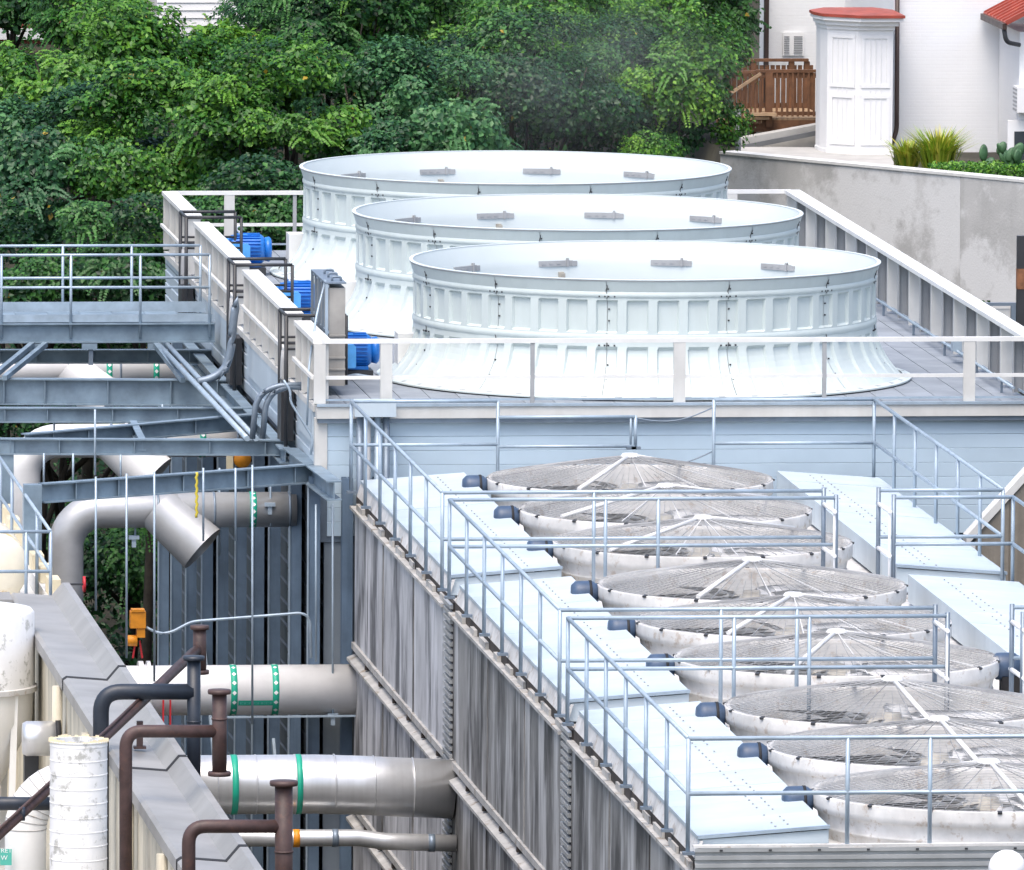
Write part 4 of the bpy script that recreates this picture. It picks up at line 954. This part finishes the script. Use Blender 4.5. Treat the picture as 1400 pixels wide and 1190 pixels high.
# ---------------------------------------------------------------- white house
hs = thing('white_house', 'white painted brick house with panelled bay and red metal roofs', 'house', (22,60,14))
YH = 56.0
xL = at(1222,100,Y=YH).x
B().box(xL,xL+14,YH,YH+9,13.5,22).build('wall', 'white_brick', hs)
B().box(xL-.05,xL+14,YH-.04,YH-.003,13.5,at(1300,213,Y=YH).z).build('plinth', 'house_trim', hs)
# bay
def P(px, py, Y): return at(px, py, Y=Y)
zb0, zb1 = P(1170,207,54.4).z, P(1170,40,54.4).z
pts = [(P(1119,100,55.6).x,56.0),(P(1119,100,55.6).x,55.35),(P(1131,100,54.9).x,54.9),(P(1173,100,54.3).x,54.35),(P(1221,100,54.3).x,54.35),(P(1221,100,54.3).x,56.0)]
bay = B().prism([(x,y,zb0) for x,y in pts], (0,0,zb1-zb0)).build('bay', 'house_trim', hs)
cxb = sum(p[0] for p in pts)/6; cyb = 55.6
def grow(k, e=0): return [(cxb+(x-cxb)*k, cyb+(y-cyb)*k if y < 55.9 else y) for x,y in pts]
for k_, z0, z1, mt in ((1.03,zb0-.10,zb0+.02,'house_trim'),(1.04,zb1-.02,zb1+.07,'house_trim'),(1.12,zb1+.07,zb1+.17,'house_trim'),(1.22,zb1+.17,zb1+.25,'house_trim'),(1.26,zb1+.25,zb1+.31,'roof_red')):
    B().prism([(x,y,z0) for x,y in grow(k_)], (0,0,z1-z0-.002)).build('cornice' if mt != 'roof_red' else 'roof_edge', mt, bay)
q = B(); g1 = grow(1.24); top = [(cxb+(x-cxb)*.75,cyb+(y-cyb)*.5+.3 if y < 55.9 else y,zb1+.36) for x,y in pts]
q.add([(x,y,zb1+.31) for x,y in g1]+top, [(i,(i+1)%6,6+(i+1)%6,6+i) for i in range(6)]+[tuple(range(6,12))]); q.build('bay_roof', 'roof_red', bay)
B().prism([(x,y,13.2) for x,y in grow(.98)], (0,0,zb0-.10-13.2)).build('bay_base', 'house_trim', bay)
def facepanel(p, q_, u0, u1, z0, z1):
    p, q_ = Vector((*p,0)), Vector((*q_,0)); dd = (q_-p); nn = Vector((dd.y,-dd.x,0)).normalized(); A, E_ = p+dd*u0, p+dd*u1
    fr = B(); w = .07; up_ = Vector((0,0,1))
    for s0, s1, e0, e1 in ((A,A+dd.normalized()*w,z0,z1),(E_-dd.normalized()*w,E_,z0,z1),(A,E_,z1-w,z1+.003),(A,E_,z0-.003,z0+w)):
        o_ = nn*(.022 if e1-e0 < .2 else .02)
        fr.prism([(s0.x+o_.x,s0.y+o_.y,e0),(s1.x+o_.x,s1.y+o_.y,e0),(s1.x+o_.x,s1.y+o_.y,e1),(s0.x+o_.x,s0.y+o_.y,e1)], (-nn.x*.015,-nn.y*.015,0))
    fr.build('panel_frame', 'house_trim', bay)
H = zb1-zb0
for i, seg in enumerate(((2,3),(3,4))):
    p, q_ = pts[seg[0]], pts[seg[1]]
    facepanel(p, q_, .10, .92, zb0+.52*H, zb0+.95*H); facepanel(p, q_, .10, .92, zb0+.05*H, zb0+.46*H)
    p3, q3 = Vector((*p,0)), Vector((*q_,0)); dd = q3-p3; nn = Vector((dd.y,-dd.x,0)).normalized()
    for u in (.36,.51,.66):
        c0 = p3+dd*u+nn*.012; B().bar((c0.x,c0.y,zb0+.08*H),(c0.x,c0.y,zb0+.93*H),.012,.012).build('board_joint', 'house_trim', bay)
q = bend([P(1227,-40,55.85), P(1226,178,55.85), P(1214,212,55.75)], .12)
B().tube(q, .05, 10).build('downspout', 'brown_metal', hs)
# rear wing with window unit, seen left of the bay
x0, x1 = P(1051,50,64).x, xL+2
B().box(x0,x1,64,65.6,13.5,22).build('rear_wing', 'white_brick', hs)
B().box(x0-.10,x0-.01,63.9,64.1,14,22).build('downspout', 'brown_metal', hs)
wx0, wx1, wz0, wz1 = P(1070,45,64).x, P(1099,45,64).x, P(1080,76,64).z, P(1080,45,64).z
w = B().box(wx0,wx1,63.94,63.99,wz0,wz1).build('window', 'house_trim', hs)
for f0, f1 in ((.06,.30),(.52,.92)):
    for i in range(8):
        z = wz0+.05+(wz1-wz0-.1)*i/8; B().box(wx0+(wx1-wx0)*f0,wx0+(wx1-wx0)*f1,63.92,63.938,z,z+.03).build('grille_slat', 'frp_grey', w)
wx = P(1163,5,64); B().box(wx.x-.12,wx.x+.12,63.95,63.99,wx.z-.1,wx.z+.8).build('window_sash', 'glass', hs)
# porch wing at the right edge
rx = P(1394,60,53).x
B().box(rx,rx+9,53,YH-.01,13.5,P(1394,44,53).z).build('porch_wall', 'white_brick', hs)
ez = P(1372,34,53).z; ex = P(1371,34,53).x
B().prism([(ex,52.6,ez),(ex,52.6,ez+.07),(ex+3.5,52.6,ez+1.9),(ex+3.5,52.6,ez+1.8)], (0,3.3,0)).build('porch_roof', 'roof_red', hs)
for i in range(8):
    xx = ex+.05; B().bar((ex,52.62+i*.45,ez+.085),(ex+3.5,52.62+i*.45,ez+1.915),.03,.04).build('roof_seam', 'roof_red', hs)
B().box(ex-.06,ex+.03,52.6,55.9,ez-.08,ez+.05).build('gutter', 'brown_metal', hs)
B().tube(bend([(ex-.02,52.7,ez-.05),(ex+.03,52.7,ez-.35),(rx-.02,52.85,ez-.42)], .12), .05, 8).build('gutter_pipe', 'iron_dark', hs)
p = P(1387,140,53); ac = B().box(p.x,p.x+1.0,52.6,53.3,P(0,157,52.6).z,P(0,122,52.6).z).build('air_conditioner', 'house_trim', hs)
for i in range(6): B().box(p.x-.01,p.x-.001,52.65,53.2,P(0,155,52.6).z+i*.085,P(0,155,52.6).z+i*.085+.04).build('grille_slat', 'frp_grey', ac)
p = P(1378,200,52.8); wn = B().box(p.x,p.x+1.2,52.85,52.97,13.9,P(0,168,52.8).z).build('window', 'house_trim', hs)
B().box(p.x+.14,p.x+1.1,52.83,52.848,13.95,P(0,183,52.8).z).build('pane', 'glass', wn)
# ---------------------------------------------------------------- brown wooden porch deck
dk = thing('wooden_deck', 'brown wooden porch deck with balustrade and steps beside the house', 'deck', at(1060,165,Y=58))
YD = 57.5
zt_, zb_ = P(1080,98,YD).z, P(1080,158,YD).z
xa, xb_ = P(1037,98,YD).x, P(1119,98,YD).x
B().box(xa-.05,xb_+.1,YD-.06,YD+.08,zt_-.02,zt_+.04).build('top_rail', 'wood', dk); B().box(xa,xb_,YD-.02,YD+.04,zt_-.14,zt_-.03).build('rail', 'wood', dk); B().box(xa,xb_,YD-.02,YD+.04,zb_,zb_+.08).build('rail', 'wood', dk)
i = 0; x = xa+.05
while x < xb_:
    B().box(x-.022,x+.022,YD-.06,YD-.021,zb_-.02,zt_-.03).build('baluster', 'wood', dk); x += .115
x = P(1051,130,YD).x; B().box(x-.07,x+.07,YD-.09,YD+.05,P(0,176,YD).z,zt_-.021).build('newel_post', 'wood', dk)
dpl = mk(B().box(0,.135,0,3.5,0,.04), 'deck_board', 'wood_light')
for i in range(int((xb_-xa)/.14)+8): inst('deck_board', dpl, dk, (xa-.9+i*.14, YD, zb_-.10))
B().box(xa-.9,xb_+.2,YD-.03,YD+.03,zb_-.35,zb_-.101).build('rim_joist', 'wood', dk)
# back balustrade and screen
YB = 60.5; zt2 = P(1060,83,YB).z; zb2 = P(1060,160,YB).z; xa2, xb2 = P(990,90,YB).x, P(1105,90,YB).x
B().box(xa2,xb2,YB-.08,YB+.08,zt2-.02,zt2+.04).build('top_rail', 'wood', dk)
for px in (996,1030,1082,1103): x = P(px,100,YB).x; B().box(x-.06,x+.06,YB-.06,YB+.06,zb2-.6,zt2-.021).build('post', 'wood', dk)
for i in range(16): x = xa2+.1+i*.12; B().box(x-.045,x+.045,YB-.02,YB+.02,zb2-.3,zt2-.1).build('screen_board', 'wood', dk)
for z in (zt2-.35, zb2+.2): B().box(xa2,xb2,YB+.021,YB+.06,z,z+.1).build('rail', 'wood', dk)
B().bar(P(996,80,59.0), P(1012,93,58.2), .14, .05).build('side_rail', 'wood_light', dk); B().bar(P(1005,99,57.6), P(1045,98,57.6), .14, .05).build('side_rail', 'wood', dk)
B().bar(P(1000,127,57.3), P(1040,101,57.3), .09, .06).build('hand_rail', 'wood_light', dk)
for i in range(4):
    p = P(1016+i*10,172-i*5,57.1-i*.12+.4); B().box(p.x-.3,p.x+.25,p.y,p.y+.4,p.z-.03,p.z+.03).build('step', 'wood_light', dk)
for i in range(7): p = P(1003+i*6,130-i*3.2,57.35); B().box(p.x-.02,p.x+.02,57.33,57.37,P(0,172,57.35).z,p.z).build('baluster', 'wood', dk)
struct(B().prism([(*P(1012,190,56.6).xy,P(1012,190,56.6).z),(*P(1122,170,56.6).xy,P(1122,170,56.6).z),(*P(1122,170,56.6).xy,13.0),(*P(1012,190,56.6).xy,13.0)], (0,.5,0)).build('ramp', 'pavement'))
t = tag(B().bar(P(1014,197,56.4)+Vector((0,0,-.08)), P(1121,176,56.4)+Vector((0,0,-.08)), .1, .10).build('ramp_kerb', 'asphalt'), 'dark sloping kerb strip below the wooden deck', 'kerb')
t = tag(B().tube([P(1009,150,50.5), P(1009,215,50.5)], .065, 12).build('bollard', 'frp_grey'), 'grey round post at the top of the retaining wall by the vines', 'post')
struct(B().add([(*P(1002,207,50.3).xy,14.05),(*P(1222,222,50.3).xy,14.05),(*P(1222,190,55.9).xy,14.1),(*P(1010,190,56.5).xy,14.1)], [(0,1,2,3)]).build('path', 'pavement'))

# ---------------------------------------------------------------- houses glimpsed through the trees
hb = thing('clapboard_house', 'white clapboard house glimpsed through the treetops', 'house', (5,77,12))
p0, p1 = at(215,30,Y=74), at(338,0,Y=74)
B().box(p0.x,p1.x,74.1,80,12,22).build('wall', 'house_trim', hb)
cb_ = mk(B().prism([(0,0,0),(0,-.03,.0),(0,-.005,.17),(0,0,.17)], (p1.x-p0.x,0,0)), 'clapboard', 'house_trim')
for i in range(40): inst('clapboard', cb_, hb, (p0.x,74.09,15.0+i*.175))
B().prism([(p0.x-.3,73.6,22),(p1.x+.3,73.6,22),(p1.x+.3,77,24),(p0.x-.3,77,24)], (0,.1,.1)).build('roof', 'frp_grey', hb)
hb = thing('brick_house', 'red brick house with white band behind the trees at top left', 'house', (0,78,12))
p0, p1 = at(-80,30,Y=76), at(110,0,Y=76)
B().box(p0.x,p1.x,76,82,12,23).build('wall', 'brick_red', hb); B().box(p0.x-.1,p1.x+.05,75.9,75.99,at(0,54,Y=76).z,at(0,39,Y=76).z).build('band', 'house_trim', hb)
B().prism([(p0.x-.3,75.5,23),(p1.x+.3,75.5,23),(p1.x+.3,79,25),(p0.x-.3,79,25)], (0,.1,.1)).build('roof', 'frp_grey', hb)

# ---------------------------------------------------------------- trees
def leafmesh(name, cen, nor, siz, tint, mt, parent, aspect=.55):
    """kite shaped, folded leaves: one mesh"""
    N = len(cen); nor = nor/np.linalg.norm(nor, axis=1)[:,None]
    t = rng.normal(size=(N,3)); t[:,2] -= .5; t -= nor*(t*nor).sum(1)[:,None]; t /= np.linalg.norm(t,axis=1)[:,None]
    s = np.cross(nor, t); h = siz[:,None]
    v = np.empty((N,4,3)); v[:,0] = cen-t*h*.5; v[:,1] = cen+s*h*aspect*.5+nor*h*.10; v[:,2] = cen+t*h*.5-nor*h*.08; v[:,3] = cen-s*h*aspect*.5+nor*h*.10
    v = v.reshape(-1,3)-np.array(ORG[parent])
    me = bpy.data.meshes.new(name); me.vertices.add(4*N); me.vertices.foreach_set('co', v.ravel())
    f = np.arange(4*N).reshape(N,4); tri = np.concatenate([f[:,[0,1,2]],f[:,[0,2,3]]],1).reshape(-1,3)
    me.loops.add(len(tri)*3); me.loops.foreach_set('vertex_index', tri.ravel().astype(np.int32))
    me.polygons.add(len(tri)); me.polygons.foreach_set('loop_start', np.arange(0,3*len(tri),3,dtype=np.int32)); me.polygons.foreach_set('loop_total', np.full(len(tri),3,np.int32))
    at_ = me.attributes.new('tint','FLOAT','FACE'); at_.data.foreach_set('value', np.repeat(tint,2).astype(np.float32))
    me.update(); me.validate(); me.materials.append(M[mt])
    o = bpy.data.objects.new(name, me); C.objects.link(o); o.parent = parent; ORG[o] = ORG[parent]; return o
def unit(v): return v/np.linalg.norm(v, axis=-1, keepdims=True)
def crown(parent, c, rx, ry, rz, mt, nb, nl, size, bough=.72, frond=.25, droop=0, name='crown'):
    """boughs spread over an uneven ellipsoid; each bough a dome of leaves, open and dark underneath"""
    c = np.array(c); d = unit(rng.normal(size=(nb*3,3)))
    d = d[(d[:,1] < .45) & (d[:,2] > -.75)][:nb]; CE, NO, SI, TI = [], [], [], []
    def put(p, n, s, t): CE.append(p); NO.append(n); SI.append(s); TI.append(np.clip(t,0,.96))
    for i in range(len(d)):
        lob = rng.uniform(.35,1.12); pc = c+d[i]*lob*np.array([rx,ry,rz]); R_ = bough*rng.uniform(.55,1.25); ti0 = rng.uniform(.2,.75)
        sq = np.array([rng.uniform(.8,1.3),1.0,rng.uniform(.5,.8)]); out = unit(d[i]+np.array([0,-.5,.6]))
        n = int(nl*R_*R_*1.15)
        q = unit(rng.normal(size=(n,3))); q = q[(q@out) > -.25]; n = len(q)
        lump = 1+.16*np.sin(q[:,0]*7+i)*np.cos(q[:,2]*6+i*2)+.1*rng.normal(size=n)
        pos = pc+q*sq*R_*(lump*rng.uniform(.78,1.02,n))[:,None]; pos[:,2] -= droop*rng.random(n)**3
        sv = rng.uniform(.6,1.15); put(pos, q*.45+out*.55+rng.normal(size=(n,3))*.38+np.array([0,0,.25]), sv*size*rng.uniform(.55,1.25,n), ti0+rng.normal(size=n)*.24)
        if rng.random() < frond+.22:      # compound fronds standing out of the bough
            for k in range(int(rng.integers(5,12))):
                dr = unit(out+rng.normal(size=3)*.55); L_ = R_*rng.uniform(.55,1.0); st = pc+dr*sq*R_*.75; m_ = 11
                u = np.linspace(.1,1,m_)[:,None]; sp_ = st+dr*u*L_+np.array([0,0,-.5])*(u**2)*L_; sd_ = unit(np.cross(dr, out+rng.normal(size=3)*.25))
                for sg in (-1,1): put(sp_+sd_*sg*size*.5*(1.15-u*.6), out+rng.normal(size=(m_,3))*.22+np.array([0,0,.35]), size*.75*(1.2-.5*u[:,0]), ti0+.2+rng.normal(size=m_)*.06)
    CE, NO, SI, TI = map(np.concatenate, (CE,NO,SI,TI))
    TI = np.where(rng.random(len(TI)) < .0008, 1.0, TI)
    return stuff(leafmesh(name, CE, NO, SI, TI, mt, parent, .68))
def tree(label, px, py, Y, rx, rz, mt, ncl, nl, size=.15, ry=None, cat='tree', name='tree', group='trees on the bank', **k):
    c = at(px, py, Y=Y); gz_ = hgt(c.x, Y)-.2
    t = thing(name, label, cat, (c.x,c.y,gz_), group); ry = ry or rx*.8
    tr = B(); top = Vector((c.x,c.y,c.z+rz*.3)); base = Vector((c.x+random.uniform(-.3,.3),c.y+.4,gz_))
    if top.z-base.z < 1.5: base.z = top.z-2.0
    mid = (base+top)/2+Vector((random.uniform(-.25,.25),0,0))
    r0 = .07+.03*rx; tr.tube([base,mid,top], [r0,r0*.75,r0*.3], 10); tr.build('trunk', 'bark', t)
    br_ = B()
    for i in range(7):
        a = random.uniform(0,2*PI); p0 = base.lerp(top, random.uniform(.45,.9)); p1 = Vector((c.x+rx*.75*math.cos(a),c.y+ry*.75*math.sin(a),c.z+rz*random.uniform(-.3,.7)))
        br_.tube([p0,(p0+p1)/2+Vector((0,0,.15)),p1],[r0*.45,r0*.3,r0*.12],6)
    stuff(br_.build('limbs', 'bark', t))
    crown(t, c, rx, ry, rz, mt, max(6,int(ncl*.24)), nl*9*(.16/max(size,.1))**2 if size > .1 else nl*16, size*1.02, **k)
    return t
T = [  # label, px, py, Y, rx, rz, leaf, clumps, leaves
 ('dark leafy tree low behind the walkway railings at the left edge', 40, 400, 39, 2.6, 2.0, 'leaf_dark', 90, 150, .15, {}),
 ('leafy tree behind the right end of the walkway railing', 190, 350, 38, 1.9, 1.8, 'leaf_dark', 70, 150, .14, {}),
 ('broad round leaved tree filling the left edge above the walkway', 60, 250, 44, 2.6, 1.7, 'leaf_grey', 110, 170, .15, {'frond':.1}),
 ('arching leafy tree above the far left corner of the platform', 235, 215, 43, 2.2, 1.5, 'leaf_mid', 100, 170, .15, {'frond':.15}),
 ('dense green tree left of the farthest fan stack', 390, 190, 42, 1.9, 1.5, 'leaf_mid', 90, 170, .14, {'frond':.2}),
 ('small dark shrub tree behind the far guard rail and motor', 365, 330, 37, 1.7, 1.1, 'leaf_dark', 60, 150, .13, {}),
 ('grey green tree just above the left of the farthest fan stack', 540, 165, 42, 2.0, 1.2, 'leaf_grey', 90, 170, .14, {'frond':.1}),
 ('dark shaded tree above the centre of the farthest fan stack', 700, 150, 46, 2.2, 1.5, 'leaf_dark', 90, 160, .13, {'frond':.1}),
 ('dark tree right of centre behind the farthest fan stack', 815, 150, 48, 1.6, 1.5, 'leaf_dark', 70, 160, .13, {}),
 ('tree with feathery fronds in the upper left of the bank', 130, 115, 54, 2.0, 1.5, 'leaf_mid', 110, 160, .15, {'frond':.45}),
 ('pale tipped tree at the top left edge', 10, 150, 56, 1.9, 1.2, 'leaf_mid', 80, 160, .14, {'frond':.35}),
 ('bright frond leaved tree below the white clapboard house', 280, 115, 55, 2.0, .9, 'leaf_vine', 100, 160, .14, {'frond':.5}),
 ('tall dark tree between the clapboard house and the centre', 450, 70, 56, 1.9, 1.9, 'leaf_dark', 100, 160, .14, {'frond':.3}),
 ('yellow green vine hung tree at upper centre', 600, 60, 57, 2.4, 1.7, 'leaf_mid', 110, 160, .14, {'frond':.25}),
 ('tree with hanging vine strands at upper centre right', 735, 70, 52, 1.5, 1.6, 'leaf_mid', 80, 170, .13, {'droop':.8}),
 ('frond leaved tree at the top right of the bank', 850, 40, 60, 2.3, 1.6, 'leaf_mid', 100, 160, .14, {'frond':.4}),
 ('dark tree at the very top left, before the brick house', 135, 10, 66, 1.2, 1.7, 'leaf_mid', 80, 150, .15, {'frond':.4}),
 ('dark treetop above the white band at the top left corner', 25, -5, 70, 1.0, .55, 'leaf_dark', 60, 150, .15, {}),
 ('dark treetop along the top edge right of the clapboard house', 410, 0, 68, 1.2, 1.6, 'leaf_dark', 80, 150, .15, {}),
 ('treetop along the top edge at the centre', 560, -10, 70, 2.3, 1.8, 'leaf_dark', 90, 150, .15, {}),
 ('treetop along the top edge right of centre', 740, -10, 70, 2.4, 1.8, 'leaf_dark', 90, 150, .15, {}),
 ('deep shaded tree between the vine column and the house', 968, 15, 63, .62, 1.5, 'leaf_dark', 90, 130, .15, {}),
 ('deep shaded tree at the top behind the vine column', 900, -20, 80, 2.3, 2.0, 'leaf_dark', 80, 130, .15, {}),
 ('dark tree seen low through the pipe rack, below the header pipe', 180, 765, 47, 2.4, 1.6, 'leaf_dark', 80, 140, .14, {'frond':.4}),
 ('dark tree seen between the rack beams at the left', 90, 590, 40, 2.9, 1.8, 'leaf_dark', 60, 140, .14, {}),
]
for lab, px, py, Y, rx, rz, mt, ncl, nl, sz, kw in T: tree(lab, px, py, Y, rx, rz, mt, ncl, nl, sz, **kw)
tree('bright green vine covered column tree beside the wooden deck', 925, 120, 47, 1.05, 1.75, 'leaf_vine', 90, 170, .12, ry=1.0, frond=0, bough=.55, droop=.3)
tree('yellow green feathery shrub at the foot of the vine column', 885, 195, 45, .55, .45, 'leaf_vine', 26, 220, .07, cat='shrub', name='shrub', frond=0, bough=.35, group='shrubs')
tree('pale green shrub poking up at the left of the farthest stack rim', 520, 205, 40, .5, .25, 'leaf_grey', 10, 120, .13, cat='shrub', name='shrub', frond=.6, bough=.35, group='shrubs')
# undergrowth filling the bank
def undergrowth():
    t = thing('undergrowth', 'dark undergrowth covering the bank under the trees', 'undergrowth', (2,50,5))
    N = 110000; x = rng.uniform(-26,15,N); y = rng.uniform(35,88,N); z = np.array([hgt(a_,b_) for a_,b_ in zip(x,y)])+rng.random(N)**2*1.6
    keep = ~((x > 12) & (y > 44)); x, y, z = x[keep], y[keep], z[keep]; N = len(x)
    nor = rng.normal(size=(N,3))*.5+np.array([0,-.5,.7])
    o = leafmesh('leaves', np.stack([x,y,z],1), nor, rng.uniform(.12,.26,N), np.clip(rng.normal(size=N)*.15+.35,0,.9), 'leaf_dark', t)
    stuff(o); t['kind'] = 'stuff'
undergrowth()
# planting on the terrace
def grass_tuft(label, px, Y, n, h, spread, mt='leaf_grass'):
    c = at(px, 232, Y=Y); c.z = 14.1; t = thing('ornamental_grass', label, 'plant', c, 'terrace planting'); q = B(); tint = []
    for i in range(n):
        a = random.uniform(0,2*PI); r_ = random.random()*spread*.35; b = c+Vector((r_*math.cos(a),r_*math.sin(a),0)); L_ = h*random.uniform(.6,1.1); o_ = Vector((math.cos(a),math.sin(a),0))*spread*random.uniform(.2,.9)
        s_ = Vector((-math.sin(a),math.cos(a),0))*.018; p = [b, b+o_*.35+Vector((0,0,L_*.7)), b+o_*1.0+Vector((0,0,L_))]
        q.add([p[0]-s_,p[0]+s_,p[1]+s_,p[1]-s_,p[2]], [(0,1,2,3),(3,2,4)]); tint += [random.uniform(.1,.95)]*2
    o = q.build('blades', mt, t); at_ = o.data.attributes.new('tint','FLOAT','FACE'); at_.data.foreach_set('value', tint); stuff(o)
grass_tuft('yellow green spiky grass clump against the downspout on the terrace', 1240, 49.5, 260, .66, .65)
grass_tuft('tallest yellow green spiky grass clump on the terrace', 1283, 48.8, 420, .92, .85)
def cactus(label, px, Y, n):
    c = at(px, 238, Y=Y); c.z = 14.1; t = thing('cactus', label, 'plant', c, 'terrace planting')
    for i in range(n):
        x = c.x+random.uniform(-.3,.3); z = 14.25+random.uniform(0,.5); r_ = random.uniform(.10,.16); q = B(); an = random.uniform(-.5,.5)
        q.lathe([(0,-.03),(r_*.7,-.025),(r_,0),(r_*.7,.025),(0,.03)], (0,0,0), 18, 'y'); mm = Matrix.Translation((x,Y+random.uniform(-.2,.2),z)) @ Matrix.Rotation(an,4,'Y') @ Matrix.Rotation(random.uniform(-.9,.9),4,'Z') @ Matrix.Diagonal((.8,1,1.25,1)); q.v = [tuple(mm @ Vector(v_)) for v_ in q.v]; q.build('pad', 'cactus', t)
cactus('prickly pear cactus with round pads on the terrace', 1362, 47.5, 9); cactus('prickly pear cactus at the right edge of the terrace', 1396, 47.0, 10)
c = at(1350,236,Y=47.0); t = thing('ground_cover', 'low green leafy ground cover along the wall top', 'plant', (c.x,47,14.1)); N = 2600
cen = np.stack([rng.uniform(c.x-1.2,c.x+1.6,N),rng.uniform(46.4,47.6,N),14.15+rng.random(N)*.32],1)
stuff(leafmesh('leaves', cen, rng.normal(size=(N,3))*.5+np.array([0,-.3,.8]), rng.uniform(.06,.12,N), rng.random(N)*.9, 'leaf_vine', t)); t['kind'] = 'stuff'
# weeds beside the platform on the right
p = at(1330,470,Y=16); t = thing('weeds', 'sparse weeds on the ground beside the right guard rail', 'plant', (p.x+.8,16,11.6)); N = 3000
cen = np.stack([rng.uniform(13,17,N),rng.uniform(4,40,N),11.6+rng.random(N)**2*.9],1)
stuff(leafmesh('leaves', cen, rng.normal(size=(N,3))*.5+np.array([0,-.3,.8]), rng.uniform(.1,.2,N), rng.random(N)*.9, 'leaf_mid', t)); t['kind'] = 'stuff'

# ---------------------------------------------------------------- thin vapour drifting off the farthest stack
vm = bpy.data.materials.new('vapour'); vm.use_nodes = True; n, l = vm.node_tree.nodes, vm.node_tree.links; n.remove(n['Principled BSDF'])
pv = n.new('ShaderNodeVolumePrincipled'); pv.inputs['Color'].default_value = (.95,.97,.98,1); pv.inputs['Anisotropy'].default_value = .2
tc = n.new('ShaderNodeTexCoord'); ln = n.new('ShaderNodeVectorMath'); ln.operation = 'LENGTH'; l.new(tc.outputs['Object'], ln.inputs[0])
fo = n.new('ShaderNodeMapRange'); fo.interpolation_type = 'SMOOTHSTEP'; fo.inputs[1].default_value = 1.0; fo.inputs[2].default_value = .1; fo.inputs[3].default_value = 0; fo.inputs[4].default_value = 1; l.new(ln.outputs['Value'], fo.inputs[0])
nz = n.new('ShaderNodeTexNoise'); nz.inputs['Scale'].default_value = 2.2; nz.inputs['Detail'].default_value = 3; l.new(tc.outputs['Object'], nz.inputs['Vector'])
mr = n.new('ShaderNodeMapRange'); mr.inputs[1].default_value = .38; mr.inputs[2].default_value = .7; l.new(nz.outputs['Fac'], mr.inputs[0])
mu = n.new('ShaderNodeMath'); mu.operation = 'MULTIPLY'; l.new(fo.outputs[0], mu.inputs[0]); l.new(mr.outputs[0], mu.inputs[1])
m2 = n.new('ShaderNodeMath'); m2.operation = 'MULTIPLY'; l.new(mu.outputs[0], m2.inputs[0]); m2.inputs[1].default_value = .06; l.new(m2.outputs[0], pv.inputs['Density'])
l.new(pv.outputs[0], n['Material Output'].inputs['Volume']); M['vapour'] = vm
q = B(); q.lathe([(math.sin(PI*i/12)*.999+.0005,-math.cos(PI*i/12)) for i in range(13)], (0,0,0), 24)
o = q.build('vapour', 'vapour', base=(0,0,0)); o.location = (8.2,30.5,17.6); o.scale = (4.2,3.2,2.3); stuff(tag(o, 'thin white vapour drifting above the farthest fan stack', 'vapour'))
S.cycles.volume_step_rate = 4; S.cycles.volume_max_steps = 64
